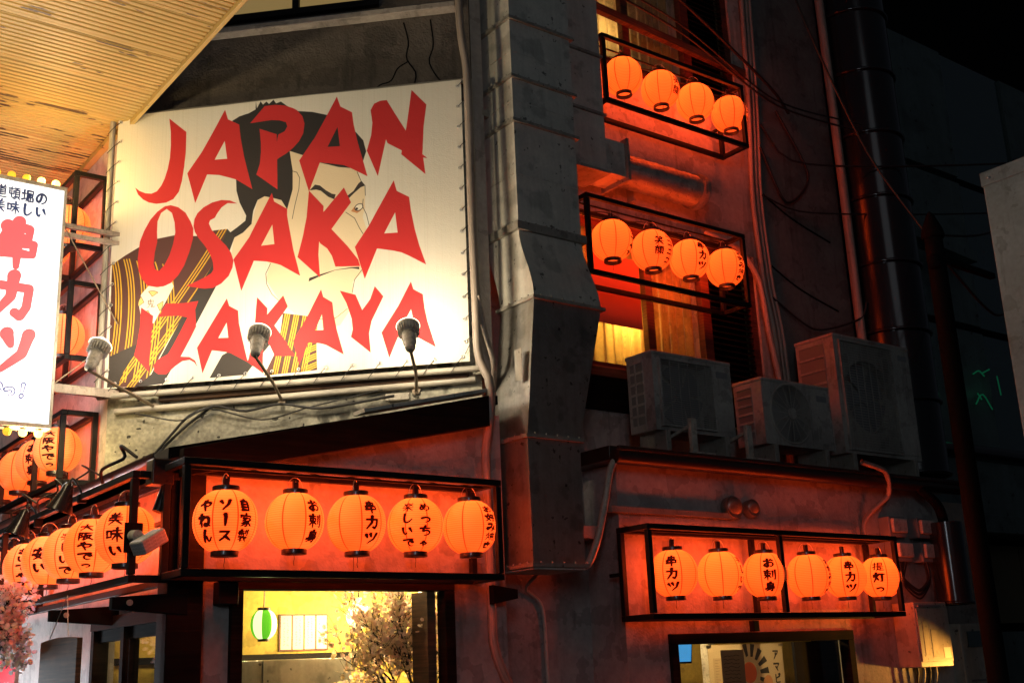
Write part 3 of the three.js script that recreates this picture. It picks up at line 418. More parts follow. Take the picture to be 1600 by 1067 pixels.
function lantern([x, y, z], D, text, turn, label, group, power = 0.88) { // y: middle of the paper; turn: how far the writing is turned away from the viewer's side, in degrees
  const s = (D / 0.4) * rr(0.985, 1.015), phi = Math.atan2(-2.79 - x, 7.12 - z) + (turn * Math.PI) / 180, t = thing('paper_lantern', label, 'lantern', [x, y - 0.225 * s, z], group), q = (n, g, m, dy) => { const e = new THREE.Mesh(g, m); e.name = n; e.position.y = dy; e.castShadow = e.receiveShadow = true; t.add(e); return e; };
  q('paper_lantern_shade', LAN.shell, shellMat(text, phi), 0.225); q('top_cap', LAN.top, capMat, 0.225 + 0.183); q('lid', LAN.lid, capMat, 0.225 + 0.183); const b = q('bottom_cap', LAN.ring, capMat, 0.225 - 0.221); q('vent_plate', LAN.bottom, capMat, 0.225 - 0.221); const hd = q('wire_handle', LAN.handle, wireMat, 0.225 + 0.21); hd.rotation.y = rr(-0.9, 0.9); q('socket_holder', LAN.holder, capMat, 0.225 + 0.221); q('tail_string', LAN.tail, M.cable, 0.004);
  t.scale.setScalar(s); t.rotation.z = rr(-0.025, 0.025);
  const L = new THREE.PointLight(C(1, rr(0.066, 0.076), 0.013), power * rr(0.85, 1.15)); L.name = 'lantern_glow'; L.position.y = 0.225 + 0.088; L.castShadow = true; L.shadow.radius = 3.5; t.add(L); return t;
}
const frames = (name, label, base, bars) => { const t = thing('lantern_frame', label, 'frame', base); bars.forEach(([n, a, b, w]) => part(t, n, beam(a, b, w ?? 0.044), M.frame)); return t; };
function frontFrame(label, x0, x1, y0, y1, zb, zf, posts) { // box frame in front of a wall facing the viewer
  const b = []; for (const y of [y0, y1]) { b.push(['rail', [x0 - 0.025, y, zf], [x1 + 0.025, y, zf]]); b.push(['rail', [x0 - 0.025, y, zb], [x1 + 0.025, y, zb], 0.045]); for (const x of [x0, x1]) b.push(['tie', [x, y, zb + 0.022], [x, y, zf - 0.025], 0.044]); }
  for (const x of [x0, x1, ...posts]) { b.push(['post', [x, y0 + 0.025, zf], [x, y1 - 0.025, zf]]); b.push(['post', [x, y0 + 0.022, zb], [x, y1 - 0.022, zb], 0.045]); b.push(['wall_tie', [x, (y0 + y1) / 2, zb - 0.022], [x, (y0 + y1) / 2, zb - 0.15], 0.03]); }
  b.push(['hanging_rod', [x0, y1 - 0.012, (zb + zf) / 2 + 0.01], [x1, y1 - 0.012, (zb + zf) / 2 + 0.01], 0.016]);
  const F = frames('', label, [(x0 + x1) / 2, y0, (zb + zf) / 2], b), n = Math.round((x1 - x0) / 0.5), w = []; for (let i = 0; i <= n * 2; i++) w.push([x0 + ((x1 - x0) * i) / (n * 2), y1 + (i % 2 ? 0.006 : 0.035), zb + 0.03 + rr(-0.01, 0.02)]); part(F, 'wiring', tube(w, 0.006, n * 12, 5), M.cable); return F;
}
frontFrame('long black lantern frame above the blossom window', -0.17, 2.13, 2.22, 2.88, 0.115, 0.44, []);
{ const G = 'lanterns above the blossom window', y = 2.565;
  lantern([0.15, 2.55, 0.28], 0.393, 'やねん|ソース|自家製', 0, 'round orange lantern with three columns of black letters above the blossom window', G);
  lantern([0.62, y, 0.28], 0.372, 'お刺身', 44, 'second orange lantern from the corner post, above the blossom window', G);
  lantern([1.08, y + 0.005, 0.28], 0.385, '串カツ', 33, 'middle orange lantern of the five above the blossom window', G);
  lantern([1.535, y + 0.01, 0.28], 0.385, '楽しいで|めっちゃ', 2, 'orange lantern with two columns of black letters above the blossom window', G);
  lantern([2.0, y + 0.015, 0.28], 0.38, 'お好み焼き', 52, 'orange lantern at the duct end of the frame above the blossom window', G); }
frontFrame('long black lantern frame above the poster window', 3.58, 6.74, 1.94, 2.63, 0.12, 0.44, [5.12]);
single('frame_strut', 'black post joining the lantern frame to the poster window', 'post', box(5.1, 5.16, 1.825, 1.915, 0.03, 0.09), M.frame);
[['串カツ', -4, 3.99], ['楽しいで', 72, 4.53], ['お刺身', 12, 5.08], ['お好み焼き', 76, 5.66], ['串カツ', 16, 6.17], ['提灯っ', -4, 6.69]].forEach(([t, a, x], i) => lantern([x, 2.285, 0.28], 0.382, t, a, ['first', 'second', 'third', 'fourth', 'fifth', 'sixth'][i] + ' orange lantern counted from the duct, in the frame above the poster window', 'lanterns above the poster window'));
frontFrame('black lantern frame under the highest curtained window', 4.28, 6.28, 6.9, 7.6, -0.78, -0.44, []);
[['', 0, 4.68], ['笑顔', 62, 5.2], ['串カツ', 100, 5.72], ['お好み焼き', 84, 6.25]].forEach(([t, a, x], i) => lantern([x, 7.335, -0.6], 0.39, t, a, ['first', 'second', 'third', 'fourth'][i] + ' orange lantern counted from the duct, under the highest curtained window', 'lanterns under the highest window'));
frontFrame('black lantern frame across the upstairs window with the red notice', 3.94, 6.06, 5.07, 5.82, -0.78, -0.44, []);
[['おいてやす', 80, 4.37], ['笑顔|ニコニコ', 42, 4.9], ['串カツ', 44, 5.42], ['お好み焼き', 60, 5.94]].forEach(([t, a, x], i) => lantern([x, 5.5, -0.6], 0.4, t, a, ['first', 'second', 'third', 'fourth'][i] + ' orange lantern counted from the duct, across the window with the red notice', 'lanterns across the red-notice window'));
function sideFrame(label, xb, xf, y0, y1, z0, z1, posts) { // box frame in front of a wall on the side street
  const b = []; for (const y of [y0, y1]) { b.push(['rail', [xf, y, z0], [xf, y, z1 + 0.025]]); b.push(['rail', [xb, y, z0], [xb, y, z1 + 0.022], 0.045]); for (const z of [z1, ...posts]) b.push(['tie', [xb - 0.022, y, z], [xf + 0.025, y, z], 0.044]); }
  for (const z of [z1, ...posts]) { b.push(['post', [xf, y0 + 0.025, z], [xf, y1 - 0.025, z]]); b.push(['post', [xb, y0 + 0.022, z], [xb, y1 - 0.022, z], 0.045]); }
  return frames('', label, [(xb + xf) / 2, y0, z1], b);
}
sideFrame('black lantern frame over the sliding doors of the side street', -0.06, -0.36, 2.21, 2.84, -4.6, 0.09, [-2.9]);
[['美味い', -22, -0.43], ['大阪やでっ', -16, -1.1], ['楽しいで', -10, -1.62], ['安い', -20, -2.15], ['おいてやす', -14, -2.68], ['', 0, -3.2], ['大阪やでっ', -20, -3.75]].forEach(([t, a, z], i) => lantern([-0.22, 2.53, z], 0.38, t, a, ['first', 'second', 'third', 'fourth', 'fifth', 'sixth', 'seventh'][i] + ' orange lantern counted from the corner post, over the sliding doors', 'lanterns over the sliding doors'));
sideFrame('black lantern frame above the gutter of the side street', 0.22, -0.04, 3.22, 3.8, -5.6, -2.64, [-3.4, -4.5]);
[['大阪やでっ', -24, -3.02], ['お刺身', -20, -3.6], ['', 0, -4.2], ['安い', -20, -4.8]].forEach(([t, a, z], i) => lantern([0.04, 3.55, z], 0.39, t, a, ['first', 'second', 'third', 'fourth'][i] + ' orange lantern counted from the banner, above the gutter of the side street', 'lanterns above the gutter'));
sideFrame('black lantern frame beside the lower half of the white lit sign', 0.22, -0.04, 4.28, 4.94, -4.8, -2.66, [-3.6]);
sideFrame('black lantern frame under the canopy beside the white lit sign', 0.22, -0.04, 5.3, 5.97, -4.8, -2.7, [-3.6]);
[[4.585, 'lower half'], [5.61, 'upper half']].forEach(([y, w]) => [-3.1, -3.7].forEach((z, i) => lantern([0.03, y, z], 0.39, '', 22, (i ? 'half hidden orange lantern' : 'plain orange lantern') + ' beside the ' + w + ' of the white lit sign', 'lanterns beside the white lit sign')));

// ---------------------------------------------------------------- white lit sign
const lbTex = canvas(560, 1500, (x, w, h) => {
  x.fillStyle = '#f6f9fc'; x.fillRect(0, 0, w, h);
  [...'道頓堀の'].forEach((c, i) => glyph(x, c, 105 + i * 89, 40, 80, 82, 14, '#26314f')); [...'美味しい'].forEach((c, i) => glyph(x, c, 105 + i * 89, 134, 80, 80, 14, '#2d3b60'));
  [...'串カツ'].forEach((c, i) => glyph(x, c, 130, 262 + i * 335, 300, 285, 66, '#e25c62'));
  const outline = (c, X, Y) => { glyph(x, c, X, Y, 74, 84, 25, '#2a3a80'); glyph(x, c, X, Y, 74, 84, 14, '#f6f9fc'); }; [...'てんかっ!'].forEach((c, i) => outline(c, 30 + i * 78, 1268)); [...'波店'].forEach((c, i) => outline(c, 90 + i * 92, 1380));
});
{ const x0 = -0.92, x1 = -0.245, y0 = 3.61, y1 = 5.61, z = -2.3, t = thing('light_box_sign', 'white lit box sign with red and dark blue letters and yellow bulbs beside the banner', 'sign', [(x0 + x1) / 2, y0, z - 0.08]);
  const shell = [box(x0 - 0.02, x1 + 0.02, y1, y1 + 0.03, z - 0.17, z + 0.012), box(x0 - 0.02, x1 + 0.02, y0 - 0.03, y0, z - 0.17, z + 0.012), box(x1, x1 + 0.02, y0, y1, z - 0.17, z + 0.012), box(x0 - 0.02, x0, y0, y1, z - 0.17, z + 0.012)]; part(t, 'sign_casing', merge(shell), M.whitePipe);
  const f = new THREE.PlaneGeometry(x1 - x0, y1 - y0); f.translate((x0 + x1) / 2, (y0 + y1) / 2, z); part(t, 'light_sign_face', f, std({ map: lbTex, emissive: C(0.7, 0.75, 0.82), emissiveMap: lbTex, roughness: 0.4 }));
  const f2 = f.clone(); f2.translate(origin(t).x, origin(t).y, origin(t).z); f2.rotateY(Math.PI); const c2 = (x0 + x1); f2.translate(c2, 0, 2 * z - 0.16); part(t, 'light_sign_face', f2, std({ map: lbTex, emissive: C(0.7, 0.75, 0.82), emissiveMap: lbTex, roughness: 0.4 }));
  const o = origin(t); for (const s of [1, -1]) { const L = new THREE.RectAreaLight(C(0.92, 0.96, 1), 4, x1 - x0, y1 - y0); L.name = 'sign_light'; L.position.set((x0 + x1) / 2 - o.x, (y0 + y1) / 2 - o.y, (s > 0 ? z + 0.02 : z - 0.19) - o.z); if (s > 0) L.rotation.y = Math.PI; t.add(L); }
  const bm = std({ color: C(0.9, 0.7, 0.2), emissive: C(5, 3.2, 0.7) }), by = std({ color: C(0.8, 0.5, 0.05), emissive: C(0.9, 0.5, 0.03) });
  for (const top of [0, 1]) for (let i = 0; i < 6; i++) { const x = x1 - 0.06 - i * 0.118, y = top ? y1 + 0.068 : y0 - 0.068, lit = i < 2 + (i > 3); const g = new THREE.SphereGeometry(0.034, 14, 10); g.translate(x, y, z - 0.05); part(t, 'light_bulb', g, lit ? bm : by); part(t, 'bulb_socket', cyl([x, top ? y1 + 0.03 : y0 - 0.045, z - 0.05], [x, top ? y1 + 0.046 : y0 - 0.03, z - 0.05], 0.022), M.whitePipe);
    if (lit) { const L = new THREE.PointLight(C(1, 0.7, 0.25), 1.2); L.name = 'bulb_light'; L.position.set(x - o.x, y - o.y, z - 0.05 - o.z); t.add(L); } }
  for (const [y, h] of [[5.32, 0.035], [5.24, 0.035], [3.92, 0.07]]) part(t, 'bracket_arm', box(x1 + 0.02, 0.3, y - h / 2, y + h / 2, z - 0.06, z - 0.01), M.conduit);
  part(t, 'stay_wire', cyl([x1 + 0.02, 5.3, z - 0.01], [0.24, 4.5, z + 0.05], 0.006, 0.006, 6), M.arm); part(t, 'stay_wire', cyl([x1 + 0.02, 3.95, z - 0.01], [0.2, 4.35, z - 0.06], 0.006, 0.006, 6), M.arm);
}
// ---------------------------------------------------------------- kitchen exhaust duct
function loft(a, b, n = 1, ease = false) { // four-sided tube between two level rectangles [x0, x1, z0, z1, y]
  const pos = [], cor = (r) => [[r[0], r[4], r[3]], [r[1], r[4], r[3]], [r[1], r[4], r[2]], [r[0], r[4], r[2]]]; const L = [];
  for (let i = 0; i <= n; i++) { const t = i / n, e = ease ? t * t * (3 - 2 * t) : t; L.push([0, 1, 2, 3].map((k) => a[k] + (b[k] - a[k]) * e).concat(a[4] + (b[4] - a[4]) * t)); }
  for (let i = 0; i < n; i++) { const p = cor(L[i]), q = cor(L[i + 1]); for (let k = 0; k < 4; k++) { const m = (k + 1) % 4; pos.push(...p[k], ...p[m], ...q[m], ...p[k], ...q[m], ...q[k]); } }
  const g = new THREE.BufferGeometry(); g.setAttribute('position', new THREE.Float32BufferAttribute(pos, 3)); g.computeVertexNormals(); return uvm(g);
}
{ const t = thing('exhaust_duct', 'tall square sheet metal exhaust duct with flanges between the banner and the lanterns', 'duct', [3.0, 2.3, -0.1]);
  const U = [2.7, 3.37, -0.35, 0.1], S = [2.69, 3.39, -0.18, 0.27], W = [2.58, 3.1, -0.2, 0.25], lv = [[...U, 10.2], [...U, 7.95], [...U, 7.0], [...U, 6.44], [...U, 6.03], [...U, 5.08], [...S, 4.42], [...W, 3.3], [...W.slice(0, 1), 3.08, -0.2, 0.25, 2.33]];
  for (let i = 0; i + 1 < lv.length; i++) { const up = lv[i], lo = lv[i + 1]; part(t, i === 5 ? 'offset_bend' : 'duct_section', loft(up, lo, i === 5 ? 14 : 1, i === 5), i > 5 ? M.galvanised : M.duct);
    const h = i === 4 ? 0.035 : 0.014, r = lo, e = i === 4 ? 0.035 : 0.028; // flange angle round each joint
    part(t, 'flange', merge([box(r[0] - e, r[1] + e, r[4] - h, r[4] + h, r[3] - 0.002, r[3] + e), box(r[0] - e, r[1] + e, r[4] - h, r[4] + h, r[2] - e, r[2] + 0.002), box(r[0] - e, r[0] + 0.002, r[4] - h, r[4] + h, r[2] + 0.002, r[3] - 0.002), box(r[1] - 0.002, r[1] + e, r[4] - h, r[4] + h, r[2] + 0.002, r[3] - 0.002)]), M.flange);
    if (i > 0 && i < 5) { const y = (up[4] + lo[4]) / 2 + rr(-0.05, 0.05); part(t, 'stiffening_crease', merge([cyl([r[0], y, r[3] + 0.001], [r[1], y, r[3] + 0.001], 0.004, 0.004, 6), cyl([r[0] - 0.001, y, r[2]], [r[0] - 0.001, y, r[3]], 0.004, 0.004, 6)]), M.duct); }
    if (i >= 1) for (let k = 0; k < 5; k++) { part(t, 'flange_bolt', cyl([r[0] + 0.06 + k * 0.11, r[4] + h, r[3] + 0.018], [r[0] + 0.06 + k * 0.11, r[4] + h + 0.014, r[3] + 0.018], 0.008, 0.008, 8), M.flange); part(t, 'flange_bolt', cyl([r[0] - 0.02, r[4] + h, r[2] + 0.06 + k * 0.085], [r[0] - 0.02, r[4] + h + 0.014, r[2] + 0.06 + k * 0.085], 0.007, 0.007, 8), M.flange); } if (i < 8) part(t, 'corner_seam', i === 5 ? loft([up[0] - 0.004, up[0] + 0.02, up[3] - 0.02, up[3] + 0.004, up[4] - 0.03], [lo[0] - 0.004, lo[0] + 0.02, lo[3] - 0.02, lo[3] + 0.004, lo[4] + 0.03], 14, true) : loft([up[0] - 0.004, up[0] + 0.02, up[3] - 0.02, up[3] + 0.004, up[4]], [lo[0] - 0.004, lo[0] + 0.02, lo[3] - 0.02, lo[3] + 0.004, lo[4]]), i > 5 ? M.galvanised : M.duct); }
  part(t, 'bottom_plate', box(2.58, 3.08, 2.3, 2.315, -0.2, 0.25), M.duct);
  part(t, 'maker_plate', box(2.577, 2.579, 3.75, 4.0, 0.13, 0.22), M.flange);
  part(t, 'wall_strap', box(2.4, 2.58, 2.6, 2.64, -0.16, -0.12), M.flange); part(t, 'wall_strap', box(2.62, 2.7, 6.2, 6.26, -0.3, -0.24), M.flange); }
{ const t = thing('branch_duct', 'narrow sheet metal duct behind the main duct, feeding a round pipe', 'duct', [4.0, 6.1, -0.6]); const r = [3.76, 4.24, -0.82, -0.45];
  [[10.2, 8.0], [8.0, 7.35], [7.35, 6.72], [6.72, 6.12]].forEach(([a, b], i) => { part(t, 'duct_section', loft([...r, a], [...r, b]), M.duct); part(t, 'flange', box(r[0] - 0.02, r[1] + 0.02, b - 0.014, b + 0.014, r[2], r[3] + 0.022), M.flange); });
  part(t, 'outlet_box', box(4.24, 4.5, 6.14, 6.5, -0.8, -0.47, 0.004), M.duct); part(t, 'outlet_flange', box(4.5, 4.53, 6.1, 6.54, -0.84, -0.43), M.flange);
  const pts = []; for (let i = 0; i <= 40; i++) pts.push([0.16 + (i % 2 ? 0.006 : 0) + 0.004 * Math.sin(i * 2.3), (i / 40) * 1.15]); part(t, 'round_foil_pipe', aim(lathe(pts, 30), [4.52, 6.3, -0.64], [1, 0, 0]), M.foil); part(t, 'pipe_collar', aim(lathe([[0.16, 0], [0.19, 0], [0.192, 0.05], [0.19, 0.08], [0.16, 0.08]], 30), [5.6, 6.3, -0.64], [1, 0, 0]), M.foil);
  part(t, 'pipe_hanger', box(4.9, 4.93, 6.1, 6.5, -0.9, -0.8), M.flange); }

// ---------------------------------------------------------------- air conditioners
function aircon(label, x0, x1, y0, y1, zf, depth, kind) {
  const t = thing('air_conditioner', label, 'air conditioner', [(x0 + x1) / 2, y0 - 0.05, zf - depth / 2]), w = x1 - x0, h = y1 - y0;
  const gx0 = x0 + 0.08, gx1 = x0 + w * 0.72, cx = (gx0 + gx1) / 2, cy = (y0 + y1) / 2, R = Math.min(gx1 - gx0, h) * 0.46, a = y0 + 0.05, b = y1 - 0.07, rec = 0.12;
  const ring = []; for (let i = 0; i < 36; i++) ring.push([cx + R * Math.cos((i / 36) * 6.2832), cy + R * Math.sin((i / 36) * 6.2832)]);
  part(t, 'casing', box(x0, x1, y0, y1, zf - depth, zf - rec, 0.012), M.ac); part(t, 'front_plate', slab(rect(x0, x1, y0, y1), [kind === 1 ? rect(gx0, gx1, a, b) : ring], rec).translate(0, 0, zf), M.ac); part(t, 'lid', box(x0 - 0.008, x1 + 0.008, y1 - 0.03, y1 + 0.008, zf - depth - 0.008, zf + 0.008, 0.012), M.ac);
  const bl = []; for (let i = 0; i < 5; i++) { const g = new THREE.CylinderGeometry(R * 0.95, R * 0.95, 0.008, 8, 1, false, 0, 1.05); g.rotateX(Math.PI / 2); g.rotateX(0.12); g.rotateZ((i / 5) * 6.2832 + 0.4); bl.push(g); } const hub = new THREE.CylinderGeometry(R * 0.22, R * 0.22, 0.06, 20); hub.rotateX(Math.PI / 2); bl.push(hub.toNonIndexed()); part(t, 'fan', merge(bl).translate(cx, cy, zf - 0.06), M.acDark);
  const n = kind === 3 ? 8 : 6; for (let i = 0; i < n; i++) { const q = y0 + 0.07 + (i * (h - 0.13)) / n, e = q + (h - 0.13) / n - 0.024; part(t, 'side_coil', box(x0 - 0.004, x0 + 0.02, q, e, zf - depth + 0.05, zf - rec - 0.01), M.coil); part(t, 'side_bar', box(x0 - 0.012, x0 - 0.0045, e, e + 0.02, zf - depth + 0.04, zf - rec), M.ac); if (kind === 1) part(t, 'side_bar', box(x0 - 0.011, x0 - 0.0045, q, e, zf - depth * 0.65 - 0.008, zf - depth * 0.65 + 0.008), M.ac); }
  if (kind === 2) { const rings = []; for (let i = 1; i < 17; i++) rings.push(new THREE.TorusGeometry(0.06 + ((R - 0.06) * i) / 16, 0.0032, 4, 40)); for (let i = 0; i < 8; i++) rings.push(new THREE.BoxGeometry(R * 2, 0.006, 0.006).rotateZ((i * Math.PI) / 8)); part(t, 'fan_guard', merge(rings).translate(cx, cy, zf + 0.012), M.ac); part(t, 'guard_boss', cyl([cx, cy, zf + 0.012], [cx, cy, zf + 0.024], 0.06, 0.055, 24), M.ac); const g = new THREE.TorusGeometry(R, 0.012, 8, 44); part(t, 'guard_rim', g.translate(cx, cy, zf + 0.004), M.ac); }
  else { const gr = []; for (let y = a; y <= b; y += kind === 1 ? 0.02 : 0.028) gr.push(new THREE.BoxGeometry(gx1 - gx0, 0.006, 0.005).translate(cx, y, zf + 0.026)); for (let x = gx0; x <= gx1 + 0.01; x += 0.115) gr.push(new THREE.BoxGeometry(0.006, b - a, 0.006).translate(x, cy - 0.01, zf + 0.022)); part(t, 'fan_guard', merge(gr), M.ac); part(t, 'guard_rim', merge([box(gx0 - 0.02, gx1 + 0.02, b, b + 0.016, zf, zf + 0.03), box(gx0 - 0.02, gx1 + 0.02, a - 0.016, a, zf, zf + 0.03), box(gx0 - 0.02, gx0, a, b, zf, zf + 0.03), box(gx1, gx1 + 0.02, a, b, zf, zf + 0.03)]), M.ac); }
  part(t, 'badge', box(x1 - 0.2, x1 - 0.05, y1 - 0.16, y1 - 0.1, zf + 0.001, zf + 0.004), M.acDark); part(t, 'service_panel', box(gx1 + 0.06, x1 - 0.03, y0 + 0.05, cy - 0.05, zf, zf + 0.006, 0.003), M.ac);
  for (const x of [x0 + 0.12, x1 - 0.14]) part(t, 'foot', box(x - 0.03, x + 0.03, 3.322, y0, zf - depth + 0.02, zf + 0.02, 0.004), M.flange);
}
aircon('pale air conditioner with a wide wire grille, next to the duct', 4.34, 5.36, 3.58, 4.3, -0.15, 0.34, 1);
aircon('pale air conditioner with a round fan guard, between the other two', 5.78, 6.8, 3.57, 4.22, -0.15, 0.36, 2);
aircon('tall air conditioner standing at the far end of the ledge', 6.98, 8.28, 3.57, 4.83, -0.15, 0.5, 3);
for (const [x, l] of [[4.58, 'near the duct'], [5.3, 'between two air conditioners']]) { const t = thing('angle_bracket', 'pale steel angle bracket in front of the ledge ' + l, 'bracket', [x, 3.32, 0]); part(t, 'upright', box(x - 0.035, x + 0.035, 3.322, 3.66, 0.03, 0.07, 0.004), M.whitePipe); part(t, 'arm', beam([x, 3.6, 0.03], [x - 0.02, 3.45, -0.55], 0.03), M.whitePipe); part(t, 'foot', box(x - 0.05, x + 0.24, 3.322, 3.36, 0.0, 0.08, 0.004), M.whitePipe); }

// ---------------------------------------------------------------- pipes and cables on the walls
const pipe = (name, label, pts, r, m = M.conduit, seg = 40) => single(name, label, name.includes('cable') ? 'cable' : 'pipe', tube(pts, r, seg, 9, 0.4), m);
pipe('downpipe', 'pale pipe running down beside the banner to the blossom window wall', [[2.3, 9.6, -0.06], [2.28, 7.05, -0.05], [2.34, 6.4, -0.05], [2.335, 5.2, -0.04], [2.33, 4.4, -0.02], [2.31, 3.95, 0.02], [2.3, 3.7, 0.17], [2.3, 3.45, 0.16], [2.32, 3.2, 0.06], [2.325, 2.8, 0.05], [2.33, 2.0, 0.05], [2.34, 1.75, 0.05], [2.45, 1.5, 0.05], [2.62, 1.25, 0.05], [2.7, 0.9, 0.05]], 0.035, M.conduit, 90);
pipe('branch_pipe', 'thin pipe branching towards the duct below the banner', [[2.34, 4.45, 0.0], [2.4, 4.2, -0.02], [2.5, 3.95, -0.05], [2.62, 3.75, -0.22]], 0.022);
pipe('drain_hose', 'pale hose bent from the ledge gutter down beside the duct', [[3.56, 3.22, 0.16], [3.46, 3.1, 0.18], [3.38, 2.8, 0.17], [3.3, 2.55, 0.16], [3.2, 2.36, 0.15], [3.1, 2.34, 0.12]], 0.03, M.whitePipe);
pipe('wall_pipe', 'thin grey pipe on the dim wall under the duct', [[2.96, 2.3, -0.2], [2.97, 2.2, -0.36], [3.16, 2.05, -0.4], [3.18, 1.4, -0.4], [3.2, 0.9, -0.4]], 0.014, M.duct);
[[6.78, 0.03, 'thick conduit beside the louvred shutters'], [6.86, 0.018, 'thin conduit beside the louvred shutters'], [6.92, 0.022, 'outer conduit beside the louvred shutters']].forEach(([x, r, l], i) => pipe('conduit', l, [[x + 0.16, 9.6, -0.82], [x + 0.1, 7.8, -0.84], [x, 6.6, -0.84], [x + 0.02, 5.6, -0.83], [x + 0.1, 4.9, -0.82], [x + 0.13, 3.33, -0.82]], r));
pipe('conduit', 'curved conduit leaving the end of the red-notice window', [[5.9, 5.98, -0.82], [6.4, 5.86, -0.8], [6.66, 5.55, -0.78], [6.74, 5.0, -0.78], [6.85, 4.3, -0.78], [6.9, 3.33, -0.78]], 0.035);
pipe('downpipe', 'pale downpipe on the dark wall beside the black flue', [[8.22, 10.5, -0.68], [8.24, 7, -0.68], [8.24, 4.4, -0.68], [8.24, 3.33, -0.6]], 0.055, M.conduit);
pipe('cable', 'black cable bundle slung under the banner', [CH(0.42, 3.33, 0.05), CH(0.62, 3.55, 0.05), CH(0.78, 3.7, 0.06), CH(1.0, 3.76, 0.07), CH(1.25, 3.7, 0.07), CH(1.55, 3.74, 0.06), CH(1.9, 3.68, 0.06), CH(2.5, 3.74, 0.06)], 0.011, M.cable);
pipe('cable', 'grey cable sagging under the banner to the lamp box', [CH(0.3, 3.75, 0.07), CH(0.7, 3.66, 0.07), CH(0.95, 3.74, 0.08), CH(1.4, 3.62, 0.06), CH(1.8, 3.7, 0.05), CH(2.4, 3.8, 0.05)], 0.006, M.cable);
pipe('cable', 'cable coming down the concrete to the gutter corner', [CH(0.95, 3.76, 0.04), CH(0.72, 3.6, 0.04), CH(0.52, 3.4, 0.06), [0.36, 3.22, -1.6], [0.1, 3.1, -0.9], [-0.1, 3.06, -0.5]], 0.012, M.cable);
for (let i = 0; i < 4; i++) { const s = rr(-0.03, 0.03), z0 = -0.3 - i * 0.75; pipe('cable', ['short black loop', 'stiff black tangle', 'thin black loop'][i % 3] + ' of cable on the side street gutter, ' + ['nearest the corner post', 'second from the corner post', 'third from the corner post', 'fourth from the corner post', 'fifth from the corner post', 'sixth from the corner post', 'seventh from the corner post', 'eighth from the corner post', 'farthest from the corner post'][i], [[-0.22, 3.02, z0], [-0.28 + s, 3.1 + rr(0, 0.05), z0 - 0.15], [-0.2, 3.04 + rr(0, 0.08), z0 - 0.3], [-0.3, 3.0, z0 - 0.45], [-0.26, 2.88, z0 - 0.5]], rr(0.006, 0.013), M.cable, 24); }
single('junction_box', 'small pale junction box under the banner at the duct end', 'box', chBox(2.42, 2.62, 3.7, 3.76, 0.01, 0.06, 0.01), M.whitePipe);
// vents above the poster window
[[5.0, 2.885, 0.1], [5.25, 2.89, 0.08]].forEach(([x, y, r], i) => { const t = thing('vent_hood', (i ? 'smaller' : 'larger') + ' round steel vent hood above the poster-window lanterns', 'vent', [x, y - r, 0.06]), p = []; for (let k = 0; k <= 10; k++) { const a = (k / 10) * 1.5708; p.push([r * Math.cos(a), r * 0.5 * Math.sin(a)]); } part(t, 'dome', aim(lathe(p, 28), [x, y, 0.06], [0, -0.35, 1]), M.dullSteel); part(t, 'wall_ring', cyl([x, y, 0.002], [x, y + 0.01, 0.08], r * 1.02, r, 28), M.dullSteel); });
// meter boxes, heater, gas box
[[7.15, 2.7], [7.62, 2.7], [7.2, 2.46], [7.64, 2.46]].forEach(([x, y], i) => { const t = thing('meter_box', ['clear topped meter box nearest the lanterns', 'clear topped meter box nearest the black flue elbow', 'lower meter box nearest the lanterns', 'lower meter box nearest the black flue elbow'][i] + ' on the shop wall', 'box', [x + 0.13, y, 0.08]); part(t, 'case', box(x, x + 0.27, y, y + 0.2, 0.002, 0.13, 0.012), M.acDark); part(t, 'cover', box(x + 0.02, x + 0.25, y + 0.04, y + 0.18, 0.131, 0.17, 0.012), M.lampGrey); });
for (let i = 0; i < 3; i++) pipe('cable', ['thick', 'middle', 'thin'][i] + ' black cable hanging in a loop under the meter boxes', [[7.3 + i * 0.06, 2.46, 0.09], [7.28, 2.3 - i * 0.03, 0.12], [7.5, 2.18 - i * 0.04, 0.13], [7.72, 2.3 - i * 0.02, 0.12], [7.75, 2.46, 0.09]], 0.016 - i * 0.004, M.cable);
pipe('conduit', 'bent conduit from the ledge to the last poster-window lantern', [[6.6, 3.37, 0.3], [6.95, 3.3, 0.3], [7.1, 3.1, 0.2], [6.95, 2.95, 0.1], [6.85, 2.8, 0.05], [6.85, 2.4, 0.05]], 0.025, M.conduit);
{ const t = thing('water_heater', 'wall mounted gas water heater lit orange from below', 'water heater', [7.48, 1.45, 0.13]); part(t, 'casing', box(7.2, 7.74, 1.45, 2.06, 0.002, 0.25, 0.012), M.heater); part(t, 'front_cover', box(7.215, 7.725, 1.5, 2.0, 0.251, 0.265, 0.006), M.heater); part(t, 'exhaust_slot', box(7.25, 7.62, 2.015, 2.032, 0.251, 0.268), M.acDark); part(t, 'label_plate', box(7.58, 7.69, 1.53, 1.63, 0.266, 0.268), std({ color: C(0.8, 0.76, 0.6), roughness: 0.5 })); part(t, 'notice_plate', box(7.4, 7.5, 1.54, 1.8, 0.266, 0.268), M.flange); part(t, 'notice_plate', box(7.28, 7.36, 1.56, 1.88, 0.266, 0.268), M.flange);
  for (let i = 0; i < 4; i++) part(t, 'water_pipe', tube([[7.32 + i * 0.1, 1.45, 0.12], [7.32 + i * 0.1, 1.38, 0.12], [7.3 + i * 0.1, 1.25, 0.1], [7.3 + i * 0.09, 0.9, 0.05]], 0.012 + 0.004 * (i % 2), 10, 7), i % 2 ? M.whitePipe : M.cable); }
